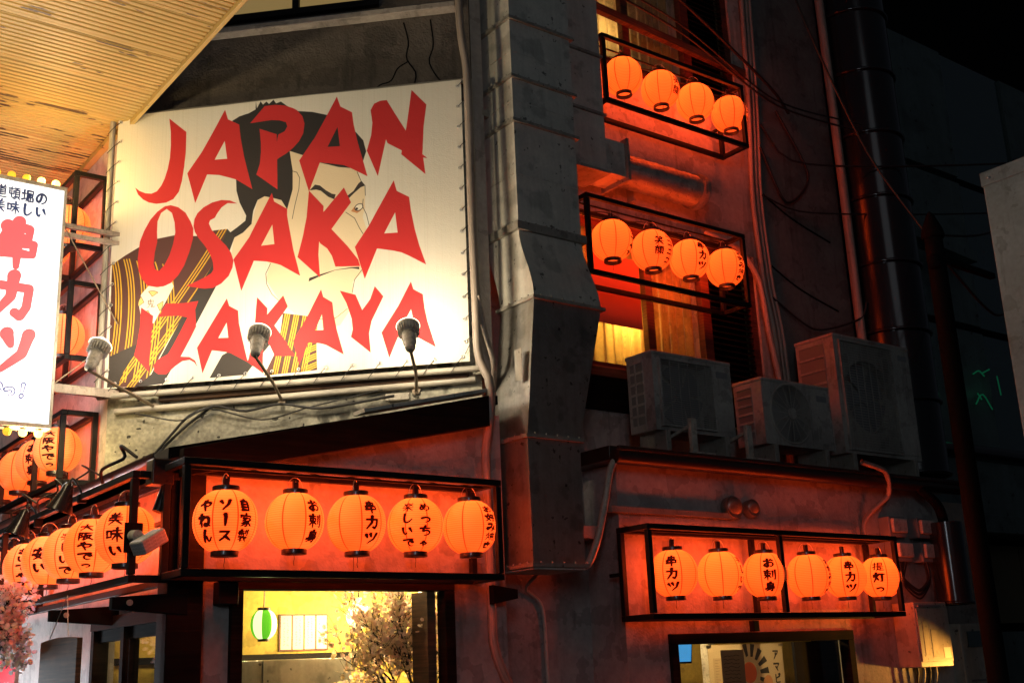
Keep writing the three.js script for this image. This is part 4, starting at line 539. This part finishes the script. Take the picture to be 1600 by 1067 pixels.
{ const t = thing('gas_meter_box', 'grey gas meter cabinet beside the dark pole', 'box', [8.55, 0.9, 0]); part(t, 'cabinet', box(8.3, 8.82, 0.5, 1.86, -0.3, 0.0, 0.015), M.duct); part(t, 'viewing_window', box(8.42, 8.72, 1.62, 1.78, 0.001, 0.01), M.darkGlass); part(t, 'latch', box(8.66, 8.74, 1.22, 1.32, 0.001, 0.02), M.acDark); part(t, 'vent_slot', box(8.4, 8.72, 1.28, 1.3, 0.001, 0.006), M.acDark); }
// shaded warm lamp just beyond the right edge: it lights the heater and throws its shadow on the shop wall
{ const P0 = [8.62, 1.3, 0.8], d = [-1.82, 0.32, -0.78], t = thing('yard_lamp', 'small shaded warm lamp on a post, aimed at the water heater', 'lamp', [8.62, 0, 0.8]); part(t, 'post', cyl([8.66, 0, 0.82], [8.66, 1.3, 0.82], 0.025), M.black); part(t, 'shade', aim(lathe([[0.03, -0.1], [0.05, -0.09], [0.07, 0.04], [0.064, 0.04], [0.044, -0.08]], 22), P0, d), M.black); part(t, 'light_bulb', new THREE.SphereGeometry(0.035, 16, 12).translate(...P0), std({ color: C(0.9, 0.7, 0.4), emissive: C(3, 1.4, 0.3) })); const L = new THREE.SpotLight(C(1, 0.42, 0.07), 16, 0, 0.27, 0.7); L.name = 'yard_lamp_light'; L.position.set(-0.04, 1.31, -0.02); L.target.position.set(-1.82, 1.62, -0.8); L.castShadow = true; L.shadow.radius = 2; t.add(L, L.target); }
// globe lamp hanging under the canopy, up and to the left of the picture: it lights the concrete, the lamps and the left side of the duct
{ const t = thing('canopy_lamp', 'warm globe lamp hanging from the canopy over the side street', 'lamp', [-2.0, 4.85, 0.12]); part(t, 'light_globe', new THREE.SphereGeometry(0.14, 22, 16).translate(-2.0, 5.0, 0.12), std({ color: C(0.9, 0.8, 0.6), emissive: C(4, 3, 1.5) })); part(t, 'rod', cyl([-2.0, 5.14, 0.12], [-2.0, 6.38, 0.12], 0.012), M.black); part(t, 'ceiling_rose', cyl([-2.0, 6.33, 0.12], [-2.0, 6.37, 0.12], 0.07), M.black); const L = new THREE.PointLight(C(1, 0.8, 0.48), 12); L.name = 'canopy_lamp_light'; L.position.set(0, 0.15, 0); L.castShadow = true; L.shadow.radius = 6; t.add(L); }

// ---------------------------------------------------------------- black flue, right-hand buildings, pole
{ const t = thing('black_flue', 'huge glossy black ringed flue on the dark building', 'flue', [8.85, 3.4, -0.75]); const x = 8.74, z = -0.62, r = 0.42; for (let i = 0; i < 9; i++) { const a = 3.5 + i * 0.82; part(t, 'flue_section', cyl([x, a + 0.02, z], [x, a + 0.8, z], r, r, 44, true), M.blackGloss); const g = new THREE.TorusGeometry(r + 0.01, 0.022, 10, 48); g.rotateX(Math.PI / 2); g.translate(x, a, z); part(t, 'flue_ring', g, M.blackGloss); } }
{ const t = thing('flue_elbow', 'short glossy black pipe hanging beside the water heater', 'pipe', [7.95, 2.0, 0.2]); part(t, 'pipe', cyl([7.95, 2.05, 0.22], [7.95, 2.85, 0.22], 0.17, 0.17, 36), M.blackGloss); const g = new THREE.TorusGeometry(0.175, 0.018, 8, 40); g.rotateX(Math.PI / 2); g.translate(7.95, 2.05, 0.22); part(t, 'rim', g, M.blackGloss); part(t, 'spout', tube([[7.95, 2.85, 0.22], [7.9, 3.0, 0.22], [7.75, 3.08, 0.25], [7.6, 3.2, 0.2]], 0.05, 16, 10), M.black); }
{ const t = thing('dark_annex', 'dark neighbouring wall behind the black flue', 'building', [7.6, 0, -1.2]); part(t, 'wall', box(6.952, 8.35, 3.3, 12, -1.6, -0.86), M.annex); part(t, 'wall', box(8.35, 9.5, 0, 12, -1.9, -1.4), M.annex); part(t, 'base_wall', box(8.12, 9.5, 0, 3.2, -1.38, -0.4), M.upPlaster); for (const y of [5.55, 6.4]) part(t, 'render_crack', tube([[6.98, y + 0.25, -0.858], [7.3, y + 0.1, -0.858], [7.6, y, -0.858], [8.1, y - 0.12, -0.858]], 0.012, 18, 5), M.black); }
{ const t = thing('glass_tower', 'dark panelled building with teal glass beyond the pole', 'building', [18, 0, -6]); const Z = -4;
  part(t, 'core', box(9.6, 34, 0, 20, Z - 4, Z - 0.3), M.black);
  for (const [y0, y1] of [[0, 1.9], [4.95, 7.2], [7.3, 10.2], [10.3, 13]]) for (let i = 0; i < 8; i++) { const x = 10.4 + i * 2.1; part(t, y0 > 4 && i % 2 ? 'window_pane' : 'panel', box(x, x + 2.06, y0, y1 - 0.04, Z - 0.28, Z - (y0 > 4 && i % 2 ? 0.1 : 0.05)), y0 > 4 && i % 2 ? M.darkGlass : M.tower); }
  for (let i = 0; i < 8; i++) part(t, 'panel', box(10.4 + i * 2.1, 12.46 + i * 2.1, 2.0, 3.3, Z - 0.28, Z - 0.02), std({ color: C(0.12, 0.1, 0.06), roughness: 0.8 }));
  part(t, 'canopy_band', box(9.6, 34, 3.4, 3.7, Z - 0.3, Z + 0.6, 0.02), M.tower); part(t, 'shutter_band', box(9.6, 34, 3.7, 4.75, Z - 0.3, Z + 0.1, 0.02), M.tower); part(t, 'cornice', cyl([9.6, 4.85, Z + 0.1], [34, 4.85, Z + 0.1], 0.14), M.blackGloss); part(t, 'slanted_beam', beam([9.9, 8.2, Z + 1.2], [16, 8.4, Z + 0.3], 0.3, 0.2), M.tower); }
{ const t = thing('neon_reflection', 'small green glowing strokes standing for a neon reflection in the dark glass', 'sign', [16.4, 5.7, -4]); const nm = std({ color: C(0.02, 0.2, 0.1), emissive: C(0.0015, 0.035, 0.015) }); [[[15.95, 6.3], [16.15, 6.38], [16.3, 6.3]], [[16.25, 6.35], [16.5, 6.45]], [[15.9, 5.75], [16.15, 5.95], [16.4, 5.7]], [[16.0, 5.95], [16.1, 5.85]], [[16.72, 6.35], [16.76, 6.0]]].forEach((s) => part(t, 'reflection_stroke', tube(s.map(([x, y]) => [x, y, -3.93]), 0.014, 8, 6), nm)); const L = new THREE.PointLight(C(0.05, 1, 0.45), 0.006); L.name = 'added_reflection_glow'; L.position.set(-0.1, 0.35, 0.25); t.add(L); }  // neon reflection built as glowing strokes, with an added point light
{ const t = thing('utility_pole', 'dark leaning-looking utility pole at the right of the shop', 'pole', [7.24, 0, 1.0]); part(t, 'shaft', cyl([7.24, 0, 1], [7.24, 5.55, 1], 0.095, 0.088, 28), M.black); part(t, 'cap', lathe([[0.1, 0], [0.115, 0.03], [0.1, 0.1], [0.04, 0.25], [0.0, 0.3]], 24).translate(7.24, 5.55, 1), M.black); part(t, 'cross_arm', beam([7.24, 5.35, 1.0], [8.6, 5.45, 0.8], 0.06), M.black); part(t, 'insulator', lathe([[0, 0], [0.06, 0.01], [0.07, 0.08], [0.03, 0.14], [0, 0.14]], 16).translate(7.1, 5.2, 1.06), M.black); }
{ const t = thing('projecting_sign', 'blank pale grey box sign projecting beside the utility pole', 'sign', [4.85, 0, 3.6]); part(t, 'box', box(4.7, 4.98, 2.2, 4.9, 3.0, 4.4, 0.012), M.paleBox); part(t, 'top_band', box(4.692, 4.988, 4.8, 4.908, 2.992, 4.408, 0.006), M.paleBox); part(t, 'post', cyl([4.84, 0, 4.3], [4.84, 2.2, 4.3], 0.05), M.black); part(t, 'rivet', new THREE.SphereGeometry(0.012, 8, 6).translate(4.69, 4.85, 3.06), M.steel); }
// overhead cables on the right
[[[2.64, 8.02, -0.1], [5.2, 7.95, -0.35], [6.9, 7.6, -0.5], [8.2, 7.5, -0.3]], [[2.64, 8.12, -0.1], [5.2, 8.05, -0.35], [6.9, 7.66, -0.5], [8.2, 7.6, -0.3]], [[3.4, 8.9, -0.3], [5.4, 8.5, -0.5], [6.95, 7.9, -0.6], [7.4, 7.7, -0.7]], [[7.0, 7.5, -0.8], [7.5, 7.1, -0.7], [9.5, 7.2, 0.2], [14, 7.8, 2]], [[6.9, 6.6, -0.8], [7.6, 6.5, -0.7], [10, 6.75, 0], [14, 7.4, 1]], [[7.3, 7.75, -0.8], [7.7, 7.0, -0.75], [7.3, 6.6, -0.8], [6.95, 7.2, -0.8]], [[6.9, 5.4, -0.82], [7.5, 5.1, -0.75], [8.2, 5.3, -0.65], [8.3, 5.5, -0.6]], [[7.24, 5.5, 1], [6.9, 6.6, 0.6], [6.6, 8.4, 0.2], [6.4, 10, 0]], [[7.3, 5.6, 1], [8.5, 5.9, 0.9], [11, 7, 0.5]], [[7.24, 5.45, 1.0], [8.2, 5.0, 0.9], [9.2, 5.2, 0.6], [12, 6.3, 0]]].forEach((p, i) => pipe('overhead_cable', ['lower black cable crossing the highest lit window', 'upper black cable crossing the highest lit window', 'stout cable running down past the highest louvres', 'cable leaving the dark wall across the black flue', 'long cable across the flue below the slanted beam', 'loose loop of cable on the dark wall', 'sagging cable on the dark wall near the tall air conditioner', 'cable rising from the utility pole', 'cable leading from the pole towards the panelled building', 'slack cable from the pole cross arm'][i], p, [0.012, 0.01, 0.018, 0.012, 0.01, 0.016, 0.012, 0.012, 0.012, 0.014][i], M.cable, 40));

// ---------------------------------------------------------------- things on the side street
function clipLamp(x, y, z, label) { const t = thing('clip_lamp', label, 'lamp', [x, y - 0.1, z], 'black clip lamps'); const d = [-0.25, -0.95, -0.2]; part(t, 'shade', aim(lathe([[0.02, -0.02], [0.035, 0], [0.045, 0.05], [0.09, 0.17], [0.094, 0.18], [0.088, 0.18], [0.04, 0.06]], 24), [x, y + 0.09, z], d), M.blackGloss); part(t, 'neck', tube([[x, y + 0.09, z], [x + 0.02, y + 0.14, z], [x + 0.07, y + 0.1, z - 0.02], [x + 0.1, y + 0.03, z - 0.02]], 0.008, 14, 6), M.cable); part(t, 'clip', box(x + 0.07, x + 0.13, y - 0.02, y + 0.04, z - 0.04, z + 0.0, 0.006), M.black); }
clipLamp(-0.46, 2.82, -0.92, 'black clip lamp on the frame, nearer the corner post'); clipLamp(-0.46, 2.78, -1.95, 'black clip lamp on the frame, farther from the corner post');
{ const t = thing('security_light', 'tilted white security light on the frame end by the corner post', 'lamp', [-0.42, 2.35, 0.14]); part(t, 'back_plate', box(-0.42, -0.31, 2.36, 2.54, 0.115, 0.13, 0.004), M.black); part(t, 'swivel', cyl([-0.37, 2.46, 0.13], [-0.37, 2.45, 0.22], 0.035), M.duct); const g = new RoundedBoxGeometry(0.2, 0.09, 0.11, 3, 0.014); g.rotateZ(0.5); g.rotateY(0.35); g.translate(-0.32, 2.41, 0.27); part(t, 'lamp_head', g, M.lampGrey); }
{ const t = thing('menu_board', 'brown hanging board with a curved top on the side street', 'board', [-0.42, 1.0, -0.95]); const pts = [[0, 1.0], [0.8, 1.0], [0.8, 1.9], [0.6, 1.912], [0.4, 1.917], [0.2, 1.912], [0, 1.9]]; const g = slab(pts, [], 0.03, 0.002); g.rotateY(-Math.PI / 2); g.translate(-0.44, 0, -1.4); part(t, 'board', g, M.brownWood); for (const z of [-1.2, -0.8]) part(t, 'hanging_wire', cyl([-0.44, 1.92, z], [-0.4, 2.19, -1.0], 0.003, 0.003, 5), M.steel); }
{ const t = thing('opening_hours_sign', 'red sign with white hours 17:00 on the side street wall', 'sign', [-0.02, 1.2, -3.95]); const tx = canvas(256, 256, (x) => { x.fillStyle = '#b3242f'; x.fillRect(0, 0, 256, 256); x.fillStyle = '#f4f0ea'; x.font = 'bold 70px sans-serif'; x.fillText('17:00', 26, 120); }); const p = new THREE.PlaneGeometry(0.7, 0.7); p.rotateY(-Math.PI / 2); p.translate(-0.031, 1.5, -3.95); part(t, 'print', p, std({ map: tx, roughness: 0.5 })); part(t, 'board', box(-0.03, -0.001, 1.15, 1.85, -4.3, -3.6), M.whitePipe); }
{ const t = thing('shop_doorway_lamp', 'bright white tube lamp over the far shop front of the side street', 'lamp', [-0.9, 1.0, -4.2]); part(t, 'housing', box(-0.98, -0.9, 1.2, 1.25, -5.0, -3.4, 0.004), M.whitePipe); part(t, 'light_tube', cyl([-0.94, 1.275, -5.0], [-0.94, 1.275, -3.4], 0.018), std({ color: C(0.9, 0.9, 0.9), emissive: C(6, 6.6, 7.4) })); part(t, 'stand', box(-0.96, -0.92, 0, 1.2, -4.25, -4.2), M.whitePipe); for (const z of [-3.7, -4.6]) { const L = new THREE.PointLight(C(0.82, 0.92, 1), 7); L.name = 'tube_light'; L.position.set(-0.04, 0.33, z + 4.2); L.castShadow = true; L.shadow.radius = 6; t.add(L); } }
// blossom
function blossom(label, root, dirs, len, nFlow, spread, flowerColor) {
  const t = thing('blossom_branch', label, 'plant', root), tips = [], wood = [];
  const grow = (p, d, L, r, lv) => { const pts = [p]; let q = V(...p), dd = V(...d).normalize(); for (let i = 0; i < 4; i++) { dd.add(V(rr(-0.28, 0.28), rr(-0.2, 0.26), rr(-0.2, 0.2))).normalize(); q = q.clone().addScaledVector(dd, L / 4); pts.push([q.x, q.y, q.z]); if (lv >= 1) for (let k = 0; k < 3; k++) tips.push([q.x, q.y, q.z]); if (lv < 3 && i > 0) for (let k = 0; k < 2; k++) grow([q.x, q.y, q.z], [dd.x + rr(-0.9, 0.9), dd.y + rr(-0.6, 0.8), dd.z + rr(-0.5, 0.5)], L * rr(0.4, 0.62), r * 0.55, lv + 1); } wood.push(tube(pts, r, 8, 5)); };
  for (const d of dirs) grow(root, d, len, 0.008, 0); part(t, 'branches', merge(wood), M.darkWood);
  const petal = []; for (let i = 0; i < 5; i++) { const g = new THREE.BufferGeometry(); g.setAttribute('position', new THREE.Float32BufferAttribute([0, 0, 0, 0.0075, 0.004, 0.008, 0.0055, 0.004, 0.0145, 0, 0, 0, 0.0055, 0.004, 0.0145, -0.0055, 0.004, 0.0145, 0, 0, 0, -0.0055, 0.004, 0.0145, -0.0075, 0.004, 0.008], 3)); g.rotateY((i / 5) * 6.2832); petal.push(g); } const fg = mergeGeometries(petal); fg.computeVertexNormals(); const o = origin(t);
  const im = new THREE.InstancedMesh(fg, phy({ color: flowerColor, roughness: 1, transmission: 0.55, thickness: 0, side: THREE.DoubleSide }), nFlow), m = new THREE.Matrix4(), e = new THREE.Euler(), qn = new THREE.Quaternion(); for (let i = 0; i < nFlow; i++) { const p = tips[Math.floor(rnd() * tips.length)]; e.set(rr(0, 6.3), rr(0, 6.3), rr(0, 6.3)); const s = rr(0.9, 1.45); m.compose(V(p[0] + rr(-spread, spread) - o.x, p[1] + rr(-spread, spread) - o.y, p[2] + rr(-spread, spread) - o.z), qn.setFromEuler(e), V(s, s, s)); im.setMatrixAt(i, m); im.setColorAt(i, C(rr(0.8, 1), rr(0.75, 1), rr(0.75, 1))); }
  im.name = 'petals'; im.userData.kind = 'stuff'; im.castShadow = im.receiveShadow = true; t.add(im);
}
blossom('spray of pale cherry blossom inside the window beside the menu sheets', [2.3, 1.12, -0.7], [[-0.3, 1, 0], [-0.6, 0.9, -0.1], [-0.15, 1, 0.05], [-1, 0.75, 0], [-0.9, 0.3, 0.1], [-0.6, 0.6, 0.1]], 0.7, 2800, 0.04, C(0.9, 0.72, 0.54));
blossom('spray of pink cherry blossom hanging over the side street', [-0.64, 1.97, -2.1], [[0.1, 0.1, 0.6], [0.1, 0.0, 0.9], [0.1, -0.3, 0.7], [0, 0.1, 0.2]], 0.32, 1500, 0.04, C(0.82, 0.78, 0.75));
// ---- inside the blossom window
{ const t = thing('striped_lantern', 'small green and white striped lantern inside the blossom window', 'lantern', [1.16, 1.87, -1.3]); const tx = canvas(256, 64, (x) => { for (let i = 0; i < 8; i++) { x.fillStyle = i % 2 ? '#58b02c' : '#fbfff0'; x.fillRect(i * 32, 0, 32, 64); } }); const pts = []; for (let i = 0; i <= 24; i++) { const a = -1.2 + (2.4 * i) / 24; pts.push([0.1 * Math.pow(Math.cos(a), 0.8), 0.115 * Math.sin(a)]); } const g = lathe(pts, 32); g.rotateY(0.2); g.translate(1.16, 2.0, -1.3); part(t, 'lantern_shade', g, std({ map: tx, emissive: C(1.25, 1.3, 0.75), emissiveMap: tx, roughness: 0.9 })); part(t, 'cap', cyl([1.16, 2.1, -1.3], [1.16, 2.125, -1.3], 0.05), capMat); part(t, 'cap', cyl([1.16, 1.875, -1.3], [1.16, 1.9, -1.3], 0.045), capMat); part(t, 'cord', cyl([1.16, 2.125, -1.3], [1.17, 2.6, -1.3], 0.005, 0.005, 6), M.whitePipe); const L = new THREE.PointLight(C(0.85, 1, 0.4), 0.4); L.name = 'lantern_glow'; L.position.set(0, 0.13, 0); t.add(L); }
{ const t = thing('menu_sheets', 'framed row of four paper menu strips on the yellow wall', 'poster', [1.68, 1.82, -1.74]); part(t, 'frame', box(1.5, 1.94, 1.81, 2.1, -1.748, -1.735), M.redWood); for (let i = 0; i < 4; i++) { const tx = canvas(64, 192, (x) => { x.fillStyle = '#e6d2b4'; x.fillRect(0, 0, 64, 192); x.strokeStyle = '#6b4a3a'; x.lineWidth = 2; for (let k = 0; k < 2; k++) for (let y = 16; y < 170; y += 9) { x.beginPath(); x.moveTo(18 + k * 22 + rr(-4, 4), y); x.lineTo(22 + k * 22 + rr(-4, 6), y + rr(-4, 5)); x.stroke(); } }); const p = new THREE.PlaneGeometry(0.092, 0.265); p.translate(1.56 + i * 0.107, 1.955, -1.733); part(t, 'menu_strip', p, std({ map: tx, roughness: 0.9 })); } }
[[1.9, 2.05, -1.15, 0.1, 'round white pendant lamp inside the window, nearer the menu sheets'], [2.28, 2.03, -1.2, 0.06, 'small white pendant lamp inside the window behind the blossom'], [2.42, 2.02, -1.25, 0.05, 'smallest pendant lamp inside the window, beside the jamb']].forEach(([x, y, z, r, l]) => { const t = thing('pendant_lamp', l, 'lamp', [x, y - r, z]); part(t, 'light_globe', new THREE.SphereGeometry(r, 22, 16).translate(x, y, z), std({ color: C(0.9, 0.8, 0.6), emissive: C(4, 2.9, 1.4) })); part(t, 'cord', cyl([x, y + r, z], [x, 2.6, z], 0.005, 0.005, 6), M.cable); const L = new THREE.PointLight(C(1, 0.72, 0.32), r * 45); L.name = 'pendant_light'; L.position.set(0, r, 0); L.castShadow = true; t.add(L); });
{ const t = thing('tube_lamp', 'upright white tube lamp inside the blossom window', 'lamp', [2.62, 1.95, -1.35]); part(t, 'light_tube', cyl([2.62, 1.93, -1.35], [2.62, 2.3, -1.35], 0.03), std({ color: C(0.9, 0.9, 0.8), emissive: C(4, 3.4, 2.2) })); part(t, 'bracket', cyl([2.62, 1.6, -1.4], [2.62, 1.93, -1.36], 0.012), M.frame); const L = new THREE.PointLight(C(1, 0.8, 0.5), 2); L.name = 'tube_light'; L.position.set(0, 0.16, 0); t.add(L); }
{ const t = thing('added_ceiling_lamp', 'added warm ceiling lamp, out of view, brightening the blossom', 'lamp', [1.7, 2.48, -0.4]); part(t, 'light_globe', new THREE.SphereGeometry(0.09, 18, 12).scale(1, 0.6, 1).translate(1.7, 2.52, -0.4), std({ color: C(0.9, 0.8, 0.6), emissive: C(3, 2.2, 1) })); part(t, 'ceiling_rose', cyl([1.7, 2.57, -0.4], [1.7, 2.6, -0.4], 0.07), M.frame); const L = new THREE.PointLight(C(1, 0.76, 0.4), 1.3); L.name = 'added_ceiling_light'; L.position.set(0, 0.03, 0); L.castShadow = true; t.add(L); }  // added lamp, out of view, brightens the blossom from the window side
// ---- inside the poster window
{ const t = thing('television', 'tilted television with a blue screen inside the poster window', 'television', [5.35, 1.5, -1.15]); const g = new RoundedBoxGeometry(0.62, 0.36, 0.05, 2, 0.01); g.rotateX(0.15); g.translate(5.2, 1.76, -1.1); part(t, 'body', g, M.black); const s = new THREE.PlaneGeometry(0.58, 0.32); s.translate(0, 0, 0.027); s.rotateX(0.15); s.translate(5.2, 1.76, -1.1); part(t, 'screen', s, std({ color: C(0.02, 0.05, 0.08), emissive: C(0.05, 0.3, 0.65), roughness: 0.2 })); part(t, 'mount', box(5.17, 5.23, 1.72, 1.8, -1.6, -1.12), M.black); }
{ const tx = canvas(512, 360, (x) => { x.fillStyle = '#cdb48c'; x.fillRect(0, 0, 512, 360); x.strokeStyle = '#a3906e'; x.strokeRect(3, 3, 506, 354); x.fillStyle = '#bfa47c'; x.fillRect(30, 60, 60, 300); x.fillStyle = '#d0623a'; x.beginPath(); x.arc(270, 130, 48, 0, 7); x.fill(); x.fillStyle = '#40382e'; for (let i = 0; i < 13; i++) { const a = -1.7 + i * 0.42; x.save(); x.translate(270, 130); x.rotate(a); x.beginPath(); x.moveTo(72, -8); x.lineTo(130, -20); x.lineTo(136, 10); x.lineTo(76, 8); x.fill(); x.restore(); } x.fillStyle = '#c98a5c'; x.beginPath(); x.ellipse(390, 190, 34, 46, 0.3, 0, 7); x.fill(); [...'アマビエ'].forEach((c, i) => glyph(x, c, 440, 30 + i * 56, 42, 46, 7, '#2d261d')); x.strokeStyle = '#6a5a44'; for (let y = 70; y < 340; y += 12) { x.beginPath(); x.moveTo(42, y); x.lineTo(42 + rr(8, 36), y + rr(-3, 3)); x.stroke(); } });
  const t = thing('window_poster', 'pale poster with a red sun and dark rays inside the poster window', 'poster', [5.2, 1.05, -0.13]); for (const [x, y] of [[4.75, 1.71], [5.68, 1.71]]) part(t, 'tape', box(x - 0.03, x + 0.03, y - 0.012, y + 0.012, -0.1405, -0.1395), M.whitePipe); const p = new THREE.PlaneGeometry(0.96, 0.67); p.translate(5.215, 1.39, -0.141); part(t, 'print', p, phy({ map: tx, roughness: 1, transmission: 0.6, thickness: 0, side: THREE.DoubleSide })); }
{ const tx = canvas(128, 256, (x) => { x.fillStyle = '#8f7256'; x.fillRect(0, 0, 128, 256); x.strokeStyle = '#4a382b'; x.lineWidth = 2; for (let y = 24; y < 230; y += 14) { x.beginPath(); for (let k = 0; k < 9; k++) x.lineTo(14 + k * 11, y + rr(-4, 4)); x.stroke(); } }); const p = new THREE.PlaneGeometry(0.29, 0.56); p.translate(5.03, 1.4, -0.134); single('handwritten_note', 'brown handwritten note overlapping the sun poster', 'poster', p, std({ map: tx, roughness: 0.9 })); }
single('window_screen', 'dark panel closing the far half of the poster window', 'panel', box(5.84, 6.43, 0.67, 1.73, -0.15, -0.12), M.darkWood);
{ const t = thing('room_lamp', 'warm ceiling globe lamp in the room behind the poster window', 'lamp', [4.75, 2.0, -0.9]); part(t, 'light_globe', new THREE.SphereGeometry(0.08, 18, 12).translate(4.75, 2.15, -0.9), std({ color: C(0.9, 0.8, 0.6), emissive: C(3, 2.1, 0.9) })); part(t, 'rod', cyl([4.75, 2.23, -0.9], [4.75, 2.3, -0.9], 0.012), M.frame); const L = new THREE.PointLight(C(1, 0.74, 0.36), 5); L.name = 'room_light'; L.position.set(0, 0.15, 0); L.castShadow = true; t.add(L); }

// ---------------------------------------------------------------- across the street, behind the viewer: a house with an unseen lit sign added so its cool light reaches the duct and the blank box sign
{ const t = thing('opposite_house', 'plain house on the other side of the street, behind the viewer', 'building', [-9, 0, 14]); part(t, 'wall', box(-16, -3, 0, 10, 13.5, 14.5), M.upPlaster); part(t, 'roof', box(-16.3, -2.7, 10, 10.3, 13, 15), M.darkWood); part(t, 'door', box(-8, -6.8, 0, 2.1, 13.44, 13.498), M.darkWood); for (const x of [-14, -11.5, -5]) part(t, 'window', box(x, x + 1.4, 5.5, 7.2, 13.46, 13.498), M.darkGlass); }
{ const t = thing('added_shop_sign', 'added tall white lit sign, out of view, on the house across the street', 'sign', [-7.5, 3.2, 13.2]); part(t, 'casing', box(-8.62, -6.38, 3.18, 7.02, 13.2, 13.44), M.whitePipe); part(t, 'light_sign_face', box(-8.55, -6.45, 3.25, 6.95, 13.17, 13.198), std({ color: C(0.8, 0.8, 0.8), emissive: C(4, 4.6, 5.2) })); const L = new THREE.RectAreaLight(C(0.72, 0.87, 1), 3.4, 2.1, 3.7); L.name = 'added_shop_sign_light'; L.position.set(0, 1.9, -0.06); t.add(L); }

renderer.render(scene, camera);
